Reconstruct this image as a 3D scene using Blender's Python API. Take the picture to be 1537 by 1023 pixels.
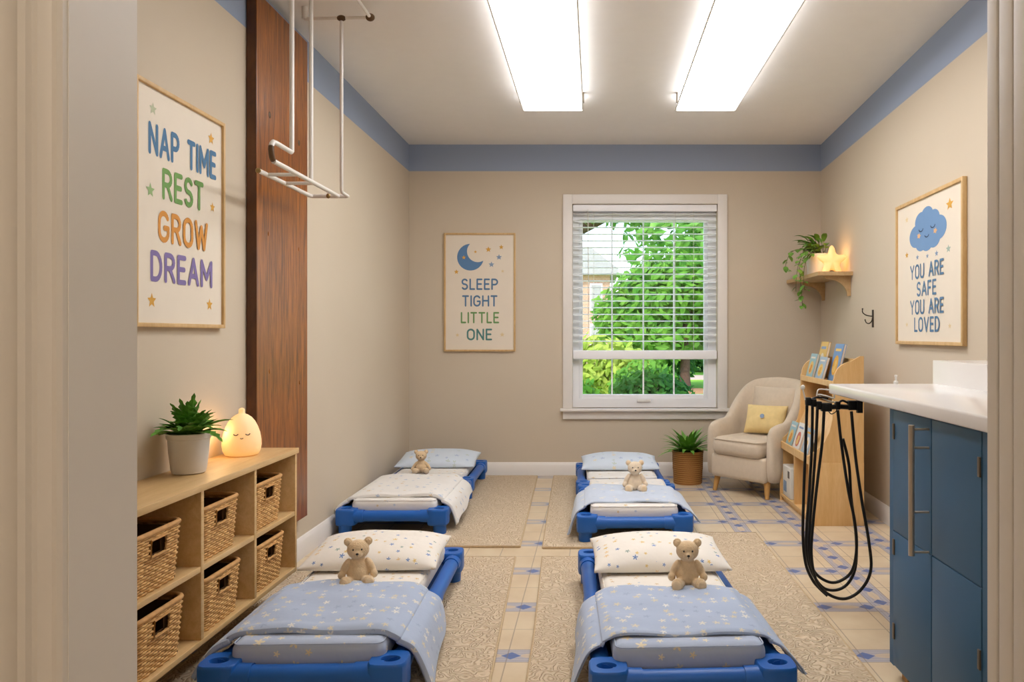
import bpy, math, random
from mathutils import Vector, Matrix
PI = math.pi
S = bpy.context.scene
COL = S.collection
for o in list(bpy.data.objects):
    bpy.data.objects.remove(o)

# ------------------------------------------------------------------ camera
F = 1150.0
cd = bpy.data.cameras.new('camera'); cam = bpy.data.objects.new('camera', cd); COL.objects.link(cam)
cam.location = (0, 0, 1.11); cam.rotation_euler = (PI/2, 0, 0)
cd.sensor_width = 36; cd.lens = 36*F/1537
cd.shift_x = -(893-768.5)/1537; cd.shift_y = -(511.5-502)/1537
cd.clip_start = 0.02; cd.clip_end = 300
S.camera = cam
# ------------------------------------------------------------------ view
S.view_settings.view_transform = 'Standard'; S.view_settings.look = 'None'
S.view_settings.gamma = 1; S.view_settings.use_curve_mapping = False
S.view_settings.exposure = 0.68
# ------------------------------------------------------------------ world sky
W = bpy.data.worlds.new('world'); S.world = W; W.use_nodes = True
wn = W.node_tree.nodes; wl = W.node_tree.links
bg = wn['Background']
sky = wn.new('ShaderNodeTexSky'); sky.sky_type = 'NISHITA'; sky.sun_disc = False
sky.sun_elevation = math.radians(48); sky.sun_rotation = math.radians(200)
wl.new(sky.outputs[0], bg.inputs['Color']); bg.inputs['Strength'].default_value = 0.34
# ------------------------------------------------------------------ sun
sd = bpy.data.lights.new('sun', 'SUN'); sd.energy = 1.9; sd.angle = 0.02; sd.color = (1, .95, .85)
sun = bpy.data.objects.new('sun', sd); COL.objects.link(sun)
sun.rotation_euler = Vector((.35, .75, -.8)).to_track_quat('-Z', 'Y').to_euler()
TUBE_POWER = 8.0        # emission of the fluorescent diffusers
HALL_FILL_POWER = 26.0  # emission of the added fill light in the hall

# ================================================================== materials
def lin(c):
    return tuple(((x/255)/12.92 if x/255 <= .04045 else ((x/255+.055)/1.055)**2.4) for x in c)+(1,)

class V:            # tiny expression builder for shader maths
    def __init__(s, nt, sock): s.nt = nt; s.s = sock
    def _op(s, op, b=None, c=None):
        n = s.nt.nodes.new('ShaderNodeMath'); n.operation = op
        s.nt.links.new(s.s, n.inputs[0])
        for i, q in ((1, b), (2, c)):
            if q is None: continue
            if isinstance(q, V): s.nt.links.new(q.s, n.inputs[i])
            else: n.inputs[i].default_value = q
        return V(s.nt, n.outputs[0])
    def __add__(s, b): return s._op('ADD', b)
    def __sub__(s, b): return s._op('SUBTRACT', b)
    def __mul__(s, b): return s._op('MULTIPLY', b)
    def __truediv__(s, b): return s._op('DIVIDE', b)
    def lt(s, b): return s._op('LESS_THAN', b)
    def gt(s, b): return s._op('GREATER_THAN', b)
    def max(s, b): return s._op('MAXIMUM', b)
    def min(s, b): return s._op('MINIMUM', b)
    def abs(s): return s._op('ABSOLUTE')
    def fract(s): return s._op('FRACT')
    def floor(s): return s._op('FLOOR')
    def cos(s): return s._op('COSINE')
    def sin(s): return s._op('SINE')
    def sqrt(s): return s._op('SQRT')
    def pow(s, b): return s._op('POWER', b)
    def atan2(s, b): return s._op('ARCTAN2', b)

class Mat:
    def __init__(s, name, col, rough=.6, spec=.4, metal=0, **kw):
        s.m = bpy.data.materials.new(name); s.m.use_nodes = True
        s.nt = s.m.node_tree; s.b = s.nt.nodes['Principled BSDF']
        s.b.inputs['Base Color'].default_value = lin(col)
        s.b.inputs['Roughness'].default_value = rough
        s.b.inputs['Specular IOR Level'].default_value = spec
        s.b.inputs['Metallic'].default_value = metal
        s.col = col
        for k, v in kw.items(): s.b.inputs[k.replace('_', ' ')].default_value = v
    def coords(s, kind='Object'):
        n = s.nt.nodes.new('ShaderNodeTexCoord'); sp = s.nt.nodes.new('ShaderNodeSeparateXYZ')
        s.nt.links.new(n.outputs[kind], sp.inputs[0]); s.vec = n.outputs[kind]
        return [V(s.nt, sp.outputs[i]) for i in range(3)]
    def scaled(s, sc, kind='Object'):
        n = s.nt.nodes.new('ShaderNodeTexCoord'); mp = s.nt.nodes.new('ShaderNodeMapping')
        mp.inputs['Scale'].default_value = sc; s.nt.links.new(n.outputs[kind], mp.inputs[0]); return mp.outputs[0]
    def noise(s, scale=5, detail=3, vec=None, dist=0, rough=.5):
        n = s.nt.nodes.new('ShaderNodeTexNoise'); n.inputs['Scale'].default_value = scale
        n.inputs['Detail'].default_value = detail; n.inputs['Distortion'].default_value = dist
        n.inputs['Roughness'].default_value = rough
        if vec is None: vec = s.scaled((1, 1, 1))
        s.nt.links.new(vec, n.inputs['Vector']); return V(s.nt, n.outputs['Fac'])
    def mix(s, fac, a, b):
        n = s.nt.nodes.new('ShaderNodeMix'); n.data_type = 'RGBA'
        if isinstance(fac, V): s.nt.links.new(fac.s, n.inputs[0])
        else: n.inputs[0].default_value = fac
        for i, q in ((6, a), (7, b)):
            if isinstance(q, tuple): n.inputs[i].default_value = lin(q)
            else: s.nt.links.new(q, n.inputs[i])
        return n.outputs[2]
    def color(s, sock): s.nt.links.new(sock, s.b.inputs['Base Color'])
    def bump(s, h, strength=.3, dist=.01):
        n = s.nt.nodes.new('ShaderNodeBump'); n.inputs['Strength'].default_value = strength
        n.inputs['Distance'].default_value = dist
        s.nt.links.new(h.s, n.inputs['Height']); s.nt.links.new(n.outputs[0], s.b.inputs['Normal'])

def ramp(v, a, b):    # smooth clamp 0..1 between a and b
    n = v.nt.nodes.new('ShaderNodeMapRange'); n.inputs[1].default_value = a; n.inputs[2].default_value = b
    v.nt.links.new(v.s, n.inputs[0]); return V(v.nt, n.outputs[0])

def plain(name, col, rough=.6, var=.06, scale=12, bump=0, bscale=60, **kw):
    m = Mat(name, col, rough, **kw)
    n = m.noise(scale, 3)
    d = tuple(max(0, c*(1-var)) for c in col); l = tuple(min(255, c*(1+var)) for c in col)
    m.color(m.mix(n, d, l))
    if bump: m.bump(m.noise(bscale, 2), bump, .004)
    return m.m

M = {}
# walls: beige with a painted blue band below the ceiling
m = Mat('beige_wall_paint', (207, 192, 172), .75, .25)
x, y, z = m.coords()
base = m.mix(m.noise(1.5, 2), (205, 190, 168), (210, 197, 177))
m.color(m.mix(z.gt(2.40), base, (154, 167, 190)))
m.bump(m.noise(140, 2), .05, .003)
M['wall'] = m.m
M['ceil'] = plain('ceiling_paint', (240, 237, 233), .85, .01)
M['trim'] = plain('white_trim_paint', (232, 226, 219), .4, .01)
M['jamb'] = plain('door_frame_paint', (226, 220, 212), .45, .01)
M['window_white'] = plain('window_vinyl', (248, 248, 250), .35, .005)
M['white_pipe'] = plain('white_enamel_pipe', (226, 220, 212), .35, .02)
M['brown_joint'] = plain('brown_joint', (92, 66, 38), .5, .1)
M['brass'] = plain('brass_stud', (150, 125, 80), .35, .05, metal=.8)
M['blue_plastic'] = plain('blue_plastic', (30, 96, 180), .38, .03, bump=.05, bscale=300)
M['canvas'] = plain('blue_canvas', (30, 60, 110), .8)
M['counter'] = plain('white_counter', (236, 232, 228), .15, .005, spec=.5)
M['steel'] = plain('brushed_steel', (192, 180, 164), .38, .04, metal=.65)
M['hinge'] = plain('hinge_metal', (120, 108, 92), .4, .05, metal=.7)
M['rubber'] = plain('black_rubber', (14, 14, 15), .45, .05)
M['white_plastic'] = plain('white_plastic', (228, 226, 220), .4, .01)
M['pot'] = plain('white_ceramic', (222, 216, 208), .4, .01)
M['soil'] = plain('dark_soil', (50, 36, 24), .95, .3, 80)
M['bear'] = plain('tan_knit', (222, 194, 154), .95, .08, 60, bump=.6, bscale=260, Sheen_Weight=.4)
M['bear_pale'] = plain('pale_knit', (226, 208, 182), .95, .08, 60, bump=.6, bscale=260, Sheen_Weight=.4)
M['bear_foot'] = plain('tan_knit_pad', (230, 204, 166), .95, .08, 60, bump=.5, bscale=260)
M['bear_dark'] = plain('black_thread', (26, 20, 18), .35, .05)
M['chair'] = plain('cream_upholstery', (212, 196, 174), .9, .03, 40, bump=.25, bscale=350, Sheen_Weight=.2)
M['leg_wood'] = plain('honey_wood_leg', (200, 152, 88), .45, .1, 20)
M['hook'] = plain('dark_metal_hook', (62, 50, 42), .4, .1, metal=.6)
M['leaf'] = plain('deep_green_leaf', (82, 130, 44), .5, .35, 22)
M['leaf_bright'] = plain('mid_green_leaf', (100, 148, 54), .5, .35, 22)
M['vine'] = plain('vine_leaf', (104, 146, 58), .5, .3, 30)
M['stem'] = plain('stem', (86, 96, 48), .7, .1)
M['yellow_cushion'] = plain('yellow_cushion', (232, 206, 146), .9, .05, 30, bump=.2, bscale=300)

def wood(name, light, dark, axis=(1, 12, 12), rough=.45, k=1.0, spec=.35):
    m = Mat(name, light, rough, spec)
    n = m.noise(3.2, 5, m.scaled(axis), .6, .6)
    n2 = m.noise(22, 4, m.scaled(axis), .2)
    m.color(m.mix(ramp(n*.7+n2*.3, .34, .66)*k, light, dark))
    m.bump(n2, .08, .003)
    return m.m
M['birch'] = wood('birch_ply', (224, 190, 138), (206, 168, 112), (10, 1, 10), .42)
M['maple_v'] = wood('maple_veneer', (232, 194, 138), (218, 174, 112), (10, 10, 1), .45)
M['frame_wood'] = wood('pale_oak_frame', (220, 186, 134), (200, 160, 105), (8, 8, 2), .45)
M['shelf_wood'] = wood('pale_shelf_wood', (206, 176, 132), (188, 152, 104), (10, 1, 10), .45)
# stained dark timber panel
m = Mat('stained_timber', (110, 56, 20), .3, .5)
x, y, z = m.coords()
g = m.noise(5, 5, m.scaled((1, 9, .7)), 1.2, .62); g2 = m.noise(40, 3, m.scaled((1, 8, .4)), .3)
c = m.mix(ramp(g, .32, .68), (172, 102, 34), (98, 52, 13)); c = m.mix(ramp(g2, .55, .75)*.5, c, (92, 44, 14))
sm = ((y-3.22)/.145).fract(); line = (sm.lt(.012)); c = m.mix(line*.75, c, (52, 26, 10))
m.color(c); m.bump(g2, .12, .004); M['dark_wood'] = m.m
# wicker
m = Mat('wicker', (196, 146, 84), .65, .3)
m.color(m.mix(ramp(m.noise(45, 3), .35, .7), (226, 182, 118), (184, 134, 76))); M['wicker'] = m.m
M['wicker_rim'] = plain('wicker_rim', (206, 156, 96), .6, .12, 60)
M['basket_dark'] = plain('wicker_lining', (92, 62, 34), .9, .1, 60)
# tiled floor
m = Mat('tiled_floor', (214, 190, 154), .32, .4)
x, y, z = m.coords()
cream = m.mix(ramp(m.noise(7, 4), .3, .7), (218, 200, 170), (206, 184, 152))
u = (((y-2.65)/.475+.5).fract()-.5)*.475
ua = u.abs(); hband = ua.lt(.052)
w = (((x-.835)/.35+.5).fract()-.5)*.35; wa = w.abs()
vband = wa.lt(.047)*x.gt(.6)
band = hband.max(vband)
stripe = ((ua*55).fract().lt(.25))*hband + ((wa*60).fract().lt(.25))*vband
c = m.mix(band*.62, cream, (150, 158, 184)); c = m.mix(stripe.min(1.0)*.35, c, (105, 118, 158))
ov = (((x+.29)/.175).fract()-.5)*.175
oval = ((ov/.055).pow(2)+(u/.02).pow(2)).lt(1.0)*hband
ov2 = (((y+.02)/.16).fract()-.5)*.16
oval2 = ((ov2/.05).pow(2)+(w/.02).pow(2)).lt(1.0)*vband
c = m.mix((oval.max(oval2))*.7, c, (214, 190, 152))
def dia(a, b, ra, rb): return (a.abs()/ra+b.abs()/rb).lt(1.0)
sx = (((x+.29)/.175+.5).fract()-.5)*.175; sy = (((y+.02)/.16+.5).fract()-.5)*.16
star = dia(sx, u, .034, .03)*hband; star = star.max(dia(sy, w, .034, .03)*vband)
c = m.mix(star*.85, c, (58, 96, 160))
lx = (((x+.3025)/.175+.5).fract()-.5)*.175; ly = (ua-.052).abs(); lz = (ua-.2375).abs(); lw = (wa-.047).abs()
gr = (lx.abs().lt(.0022)*(vband*-1.0+1.0)).max(ly.lt(.002)).max(lz.lt(.002)).max(lw.lt(.002)*x.gt(.6))
c = m.mix(gr*.6, c, (128, 112, 98)); m.color(c)
m.bump(gr*-1.0, .2, .003); M['floor'] = m.m
# rug with worm pattern
m = Mat('looped_rug', (205, 182, 150), .95, .1)
n = m.noise(24, 0, None, .5); k = ((n*7.0).fract()-.5).abs()*2.0
fine = m.noise(300, 2)
m.color(m.mix(ramp(k, .0, .42), (194, 170, 140), (216, 196, 168)))
m.bump(ramp(k, 0, .6)+fine*.3, .8, .006); M['rug'] = m.m
M['rug_edge'] = plain('rug_binding', (196, 172, 138), .95, .1, 80)
# printed textiles: stars scattered through 2D cells
def star_cloth(name, base, stars, cell=16, size=.30, keep=.75, dark=None, bump=.25):
    m = Mat(name, base, .92, .15, Sheen_Weight=.2)
    px_, py_, pz_ = m.coords(); tcn = m.nt.nodes.new('ShaderNodeTexCoord'); sn = m.nt.nodes.new('ShaderNodeSeparateXYZ'); m.nt.links.new(tcn.outputs['Normal'], sn.inputs[0])
    ax_ = V(m.nt, sn.outputs[0]).abs().gt(.75); ay_ = V(m.nt, sn.outputs[1]).abs().gt(.75)
    cv = m.nt.nodes.new('ShaderNodeCombineXYZ'); m.nt.links.new((px_+ax_*(pz_-px_)).s, cv.inputs[0]); m.nt.links.new((py_+ay_*(pz_-py_)).s, cv.inputs[1]); vec = cv.outputs[0]
    vo = m.nt.nodes.new('ShaderNodeTexVoronoi'); vo.voronoi_dimensions = '2D'
    vo.inputs['Scale'].default_value = cell; vo.inputs['Randomness'].default_value = .75
    m.nt.links.new(vec, vo.inputs['Vector'])
    pos = vo.outputs['Position']
    sub = m.nt.nodes.new('ShaderNodeVectorMath'); sub.operation = 'SUBTRACT'
    m.nt.links.new(vec, sub.inputs[0]); m.nt.links.new(pos, sub.inputs[1])
    sp = m.nt.nodes.new('ShaderNodeSeparateXYZ'); m.nt.links.new(sub.outputs[0], sp.inputs[0])
    dx, dy = V(m.nt, sp.outputs[0]), V(m.nt, sp.outputs[1])
    cs = m.nt.nodes.new('ShaderNodeSeparateColor'); m.nt.links.new(vo.outputs['Color'], cs.inputs[0])
    r1, r2, r3 = [V(m.nt, cs.outputs[i]) for i in range(3)]
    th = dy.atan2(dx)+r3*6.28; r = (dx*dx+dy*dy).sqrt()*cell
    lim = ((th*5.0).cos()*.38+.72)*(r2*.5+.6)*size
    inside = r.lt(lim)*r1.lt(keep)
    pick = m.nt.nodes.new('ShaderNodeValToRGB'); pick.color_ramp.interpolation = 'CONSTANT'
    e = pick.color_ramp.elements
    while len(e) < len(stars): e.new(.5)
    for i, cc in enumerate(stars): e[i].position = i/len(stars); e[i].color = lin(cc)
    m.nt.links.new((r3*.99).s, pick.inputs[0])
    bc = m.mix(m.noise(9, 3), tuple(c*.975 for c in base), tuple(min(255, c*1.015) for c in base))
    m.color(m.mix(inside, bc, pick.outputs[0]))
    m.bump(m.noise(10, 3), bump, .02)
    return m.m
M['blue_blanket'] = star_cloth('blue_star_blanket', (176, 190, 214), [(222, 217, 206), (216, 206, 182), (226, 224, 220), (160, 175, 202), (218, 210, 192)], 24, .31, .72)
M['blue_mattress'] = star_cloth('blue_star_sheet', (180, 192, 214), [(232, 220, 192), (226, 210, 176)], 20, .3, .5)
M['cream_sheet'] = star_cloth('cream_star_sheet', (234, 228, 218), [(222, 192, 128), (208, 182, 140), (168, 182, 204)], 30, .26, .45)
M['white_pillow'] = star_cloth('white_star_pillow', (238, 232, 222), [(222, 190, 110), (110, 140, 190), (228, 200, 150), (150, 170, 160), (120, 150, 200)], 28, .26, .45)
M['white_blanket'] = star_cloth('white_star_blanket', (232, 229, 224), [(200, 206, 214), (214, 190, 150), (170, 186, 210)], 17, .22, .55)
M['pale_blue_pillow'] = star_cloth('pale_blue_pillow', (206, 217, 230), [(170, 186, 214), (222, 208, 176), (188, 200, 196)], 15, .25, .5)
M['pale_blanket'] = star_cloth('pale_blue_blanket', (196, 207, 224), [(222, 220, 212), (180, 194, 214)], 17, .25, .6)
M['white_sheet'] = star_cloth('white_star_sheet', (232, 228, 222), [(214, 190, 140), (190, 200, 214)], 20, .22, .4)
# blue cabinet
m = Mat('blue_cabinet_paint', (54, 98, 132), .42, .4)
m.color(m.mix(m.noise(3, 3), (50, 92, 126), (60, 106, 142))); M['cabinet'] = m.m
M['cabinet_in'] = plain('cabinet_edge', (36, 66, 92), .5)
# posters
M['paper'] = plain('print_paper', (232, 220, 202), .6, .01)
INK = {'blue': (76, 120, 158), 'green': (114, 158, 84), 'orange': (214, 146, 62), 'purple': (130, 114, 166),
       'sage': (186, 192, 160), 'sage_green': (150, 178, 120), 'gold': (220, 166, 70), 'pale': (226, 204, 158), 'navy': (40, 62, 92),
       'steel_blue': (92, 130, 172), 'slate': (88, 124, 158), 'teal': (84, 132, 128), 'soft_blue': (140, 160, 186), 'leafy': (110, 150, 90), 'blush': (222, 176, 130),
       'cloud': (112, 148, 190), 'grey_green': (160, 178, 164)}
for k, v in INK.items(): M['ink_'+k] = plain('ink_'+k, v, .65, .02)

def emit(name, col, strength):
    m = bpy.data.materials.new(name); m.use_nodes = True; nt = m.node_tree
    nt.nodes.remove(nt.nodes['Principled BSDF']); e = nt.nodes.new('ShaderNodeEmission')
    e.inputs[0].default_value = lin(col); e.inputs[1].default_value = strength
    nt.links.new(e.outputs[0], nt.nodes['Material Output'].inputs[0]); return m
def diffuser():     # prismatic cover over two tubes: brighter over each tube
    m = emit('fluorescent_diffuser', (251, 249, 250), TUBE_POWER); nt = m.node_tree
    e = [n for n in nt.nodes if n.type == 'EMISSION'][0]
    tc = nt.nodes.new('ShaderNodeTexCoord'); sp = nt.nodes.new('ShaderNodeSeparateXYZ')
    nt.links.new(tc.outputs['Generated'], sp.inputs[0]); x = V(nt, sp.outputs[0])
    t = ((x*4*PI).cos()*-.5+.5)          # two tubes
    nt.links.new((t*(TUBE_POWER*1.0)+TUBE_POWER*.35).s, e.inputs[1])
    return m
M['tube'] = diffuser()
M['hall_fill'] = emit('hall_fill', (255, 240, 220), HALL_FILL_POWER)  # emitter for the added, unseen hall light
def glow_shell(name, col, strength, base):
    m = Mat(name, base, .5, .3)
    m.b.inputs['Emission Color'].default_value = lin(col); m.b.inputs['Emission Strength'].default_value = strength
    return m.m
M['pear_glow'] = glow_shell('glowing_silicone', (255, 190, 105), .24, (246, 222, 180))
M['star_glow'] = glow_shell('glowing_star', (255, 184, 92), .42, (248, 216, 160))
# pane of glass: thin sheet, clear with a faint reflection
gm = bpy.data.materials.new('window_glass'); gm.use_nodes = True; nt = gm.node_tree
nt.nodes.remove(nt.nodes['Principled BSDF'])
t = nt.nodes.new('ShaderNodeBsdfTransparent'); g = nt.nodes.new('ShaderNodeBsdfGlossy'); mx = nt.nodes.new('ShaderNodeMixShader')
g.inputs['Roughness'].default_value = .02; mx.inputs[0].default_value = .04
nt.links.new(t.outputs[0], mx.inputs[1]); nt.links.new(g.outputs[0], mx.inputs[2]); nt.links.new(mx.outputs[0], nt.nodes['Material Output'].inputs[0])
M['glass'] = gm

# ================================================================== mesh builder
class MB:
    def __init__(s): s.v = []; s.f = []; s.mi = []; s.cur = 0
    def add(s, vs, fs):
        b = len(s.v); s.v += [tuple(p) for p in vs]; s.f += [tuple(i+b for i in f) for f in fs]; s.mi += [s.cur]*len(fs)
    def box(s, a, b, bev=0, mat=None):
        x0, x1 = sorted((a[0], b[0])); y0, y1 = sorted((a[1], b[1])); z0, z1 = sorted((a[2], b[2]))
        if not bev:
            vs = [(x, y, z) for z in (z0, z1) for y in (y0, y1) for x in (x0, x1)]
            fs = [(0, 2, 3, 1), (4, 5, 7, 6), (0, 1, 5, 4), (2, 6, 7, 3), (0, 4, 6, 2), (1, 3, 7, 5)]
        else:
            vs, fs = rbox(x0, x1, y0, y1, z0, z1, bev)
        if mat is not None: vs = [tuple(mat @ Vector(p)) for p in vs]
        s.add(vs, fs); return s
    def tube(s, pts, r, n=8, closed=False, cap=True):
        pts = [Vector(p) for p in pts]; N = len(pts); rs = r if isinstance(r, (list, tuple)) else [r]*N
        vs = []; up = None
        for i, p in enumerate(pts):
            if closed: t = pts[(i+1) % N]-pts[i-1]
            else: t = pts[min(i+1, N-1)]-pts[max(i-1, 0)]
            t = t.normalized() if t.length > 1e-9 else Vector((0, 0, 1))
            if up is None: up = Vector((0, 0, 1)) if abs(t.z) < .9 else Vector((1, 0, 0))
            a = (up-t*up.dot(t)).normalized(); up = a; b = t.cross(a)
            for k in range(n):
                th = 2*PI*k/n; vs.append(p+(a*math.cos(th)+b*math.sin(th))*rs[i])
        fs = []
        for i in range(N if closed else N-1):
            j = (i+1) % N
            for k in range(n): fs.append((i*n+k, i*n+(k+1) % n, j*n+(k+1) % n, j*n+k))
        if cap and not closed: fs.append(tuple(range(n-1, -1, -1))); fs.append(tuple((N-1)*n+k for k in range(n)))
        s.add(vs, fs); return s
    def lathe(s, prof, c=(0, 0, 0), n=32, sx=1, sy=1, caps=True):
        vs = []; fs = []
        for (r, z) in prof:
            for k in range(n): th = 2*PI*k/n; vs.append((c[0]+r*sx*math.cos(th), c[1]+r*sy*math.sin(th), c[2]+z))
        for i in range(len(prof)-1):
            for k in range(n): fs.append((i*n+k, i*n+(k+1) % n, (i+1)*n+(k+1) % n, (i+1)*n+k))
        if caps: fs.append(tuple(range(n-1, -1, -1))); fs.append(tuple((len(prof)-1)*n+k for k in range(n)))
        s.add(vs, fs); return s
    def ell(s, c, r, rot=None, n=16, m=10):
        vs = []; fs = []
        for i in range(1, m):
            ph = PI*i/m
            for k in range(n): th = 2*PI*k/n; vs.append(Vector((r[0]*math.sin(ph)*math.cos(th), r[1]*math.sin(ph)*math.sin(th), r[2]*math.cos(ph))))
        vs.append(Vector((0, 0, r[2]))); vs.append(Vector((0, 0, -r[2]))); T = len(vs)-2; B = T+1
        for k in range(n):
            fs.append((T, k, (k+1) % n)); fs.append((B, (m-2)*n+(k+1) % n, (m-2)*n+k))
            for i in range(m-2): fs.append((i*n+k, (i+1)*n+k, (i+1)*n+(k+1) % n, i*n+(k+1) % n))
        if rot: vs = [rot @ p for p in vs]
        s.add([p+Vector(c) for p in vs], fs); return s
    def prism(s, poly, y0, y1, plane='XZ'):
        n = len(poly)
        def P(a, b, d):
            return (a, d, b) if plane == 'XZ' else ((a, b, d) if plane == 'XY' else (d, a, b))
        vs = [P(a, b, y0) for a, b in poly]+[P(a, b, y1) for a, b in poly]
        fs = [tuple(range(n)), tuple(range(2*n-1, n-1, -1))]+[(i, n+i, n+(i+1) % n, (i+1) % n) for i in range(n)]
        s.add(vs, fs); return s
    def build(s, name, mat, parent=None, smooth=None, loc=None, rotz=0, mods=()):
        me = bpy.data.meshes.new(name); me.from_pydata(s.v, [], s.f)
        for mm in (mat if isinstance(mat, list) else [mat]): me.materials.append(M[mm] if isinstance(mm, str) else mm)
        if isinstance(mat, list): me.polygons.foreach_set('material_index', s.mi)
        import bmesh
        bm = bmesh.new(); bm.from_mesh(me); bmesh.ops.recalc_face_normals(bm, faces=bm.faces)
        if smooth is not None:
            ang = math.radians(smooth)
            for f in bm.faces: f.smooth = True
            for e in bm.edges:
                if len(e.link_faces) == 2 and e.calc_face_angle(0) > ang: e.smooth = False
        bm.to_mesh(me); bm.free()
        o = bpy.data.objects.new(name, me); COL.objects.link(o)
        if parent is not None: o.parent = parent
        if loc is not None: o.location = loc
        o.rotation_euler = (0, 0, rotz)
        for k, a in mods:
            mo = o.modifiers.new(k, k)
            for q, v in a.items(): setattr(mo, q, v)
        return o

def rbox(x0, x1, y0, y1, z0, z1, r, seg=3):
    """box with rounded edges"""
    r = min(r, (x1-x0)/2.001, (y1-y0)/2.001, (z1-z0)/2.001)
    cx, cy, cz = (x0+x1)/2, (y0+y1)/2, (z0+z1)/2
    hx, hy, hz = (x1-x0)/2-r, (y1-y0)/2-r, (z1-z0)/2-r
    n = seg*4; vs = []; rings = []
    lat = [-90+90*i/seg for i in range(seg+1)]+[90*i/seg for i in range(seg+1)]
    for li, la in enumerate(lat):
        la_ = math.radians(la); zc = cz+(hz if li > seg else -hz)+r*math.sin(la_); rr = r*math.cos(la_)
        ring = []
        for q in range(4):
            sx = (1, -1, -1, 1)[q]; sy = (1, 1, -1, -1)[q]
            for k in range(seg+1):
                th = PI/2*q+PI/2*k/seg
                ring.append(len(vs)); vs.append((cx+sx*hx+rr*math.cos(th), cy+sy*hy+rr*math.sin(th), zc))
        rings.append(ring)
    fs = []
    for a, b in zip(rings, rings[1:]):
        L = len(a)
        for k in range(L): fs.append((a[k], a[(k+1) % L], b[(k+1) % L], b[k]))
    fs.append(tuple(reversed(rings[0]))); fs.append(tuple(rings[-1]))
    return vs, fs

def thing(name, label, cat, loc=(0, 0, 0), rotz=0, group=None):
    o = bpy.data.objects.new(name, None); COL.objects.link(o); o.empty_display_size = .05
    o.location = loc; o.rotation_euler = (0, 0, rotz); o['label'] = label; o['category'] = cat
    if group: o['group'] = group
    return o
def tag(o, label, cat, group=None):
    o['label'] = label; o['category'] = cat
    if group: o['group'] = group
    return o
def struct(o, label=None, cat=None):
    o['kind'] = 'structure'
    if label: o['label'] = label
    if cat: o['category'] = cat
    return o
def catmull(pts, n=8, closed=False):
    P = [Vector(p) for p in pts]; out = []; N = len(P)
    for i in range(N if closed else N-1):
        if closed: a, b, c, d = P[i-1], P[i], P[(i+1) % N], P[(i+2) % N]
        else: a, b, c, d = P[max(i-1, 0)], P[i], P[i+1], P[min(i+2, N-1)]
        for k in range(n):
            t = k/n; out.append(.5*((2*b)+(c-a)*t+(2*a-5*b+4*c-d)*t*t+(3*b-a-3*c+d)*t**3))
    if not closed: out.append(P[-1])
    return out

# ================================================================== room shell
D = 6.05; H = 2.61; XL = -1.468
def XR(y): return 1.784-.04*(D-y)
SL = math.atan(.04)         # the right wall is slightly out of square
struct(MB().box((-2.2, -1.7, -.12), (2.4, D+.2, 0)).build('floor', 'floor'), 'cream and blue patterned tile floor', 'floor')
struct(MB().box((-2.2, -1.7, H), (2.4, D+.2, H+.15)).build('ceiling', 'ceil'), 'plain white painted ceiling', 'ceiling')
struct(MB().box((XL-.15, .965, 0), (XL, D+.2, H)).build('wall_left', 'wall'), 'beige left wall with blue band at top', 'wall')
struct(MB().prism([(XR(.9), .9), (XR(.9)+.15, .9), (XR(D+.2)+.15, D+.2), (XR(D+.2), D+.2)], 0, H, 'XY').build('wall_right', 'wall'), 'beige right wall with blue band at top', 'wall')
WX0, WX1, WZ0, WZ1 = -.178, .968, .53, 2.140        # window opening
mb = MB()
mb.box((XL, D, 0), (WX0, D+.16, H)); mb.box((WX1, D, 0), (1.80, D+.16, H)); mb.box((WX0, D, 0), (WX1, D+.16, WZ0)); mb.box((WX0, D, WZ1), (WX1, D+.16, H))
struct(mb.build('wall_back', 'wall'), 'beige back wall with blue band and window', 'wall')
# doorway wall (the camera looks in through it)
JL, JR, Y1, Y2 = -.579, .498, .845, .965
mb = MB()
mb.box((-2.0, Y1, 0), (JL-.02, Y2, H)); mb.box((JR+.02, Y1, 0), (2.3, Y2, H)); mb.box((JL-.02, Y1, 2.12), (JR+.02, Y2, H))
struct(mb.build('wall_front', 'wall'), 'wall holding the open doorway', 'wall')
mb = MB()
mb.box((-2.15, -1.6, 0), (-2.0, Y2, H)); struct(mb.build('wall_hall_left', 'wall'))
struct(MB().box((2.3, -1.6, 0), (2.4, .9, H)).build('wall_hall_right', 'wall'))
struct(MB().box((-2.0, -1.6, 0), (2.3, -1.5, H)).build('wall_hall_rear', 'wall'))
# jambs and casings
struct(MB().box((JL-.02, Y1-.002, 0), (JL, Y2+.004, 2.12)).build('trim_1', 'jamb'), 'flat left door jamb', 'door frame')
mb = MB(); mb.box((JR, Y1-.002, 0), (JR+.02, Y2+.004, 2.12)); mb.box((JR-.006, .938, 0), (JR, .962, 2.1), .002); mb.box((JR-.011, .893, 0), (JR, .925, 2.1), .003); mb.box((JR-.016, .85, 0), (JR, .884, 2.1), .003)
struct(mb.build('trim_2', 'jamb', smooth=40), 'right door jamb with stop mouldings', 'door frame')
struct(MB().box((JL-.02, Y1-.002, 2.1), (JR+.02, Y2+.004, 2.12)).build('trim_3', 'jamb'), 'head of the door frame', 'door frame')
def casing(sgn, x0, name):
    prof = [(0, 0), (0, .010), (.004, .014), (.009, .014), (.012, .010), (.016, .012), (.022, .018), (.028, .018), (.031, .013), (.034, .019), (.042, .020), (.055, .013), (.068, .012), (.074, .020), (.088, .022), (.094, .016), (.094, 0)]
    poly = [(x0+sgn*a, Y1-b) for a, b in prof]
    return struct(MB().prism(poly, 0, 2.16, 'XY').build(name, 'jamb', smooth=30), 'fluted door casing', 'door frame')
casing(-1, JL-.001, 'trim_4'); casing(1, JR+.001, 'trim_5')
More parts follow.
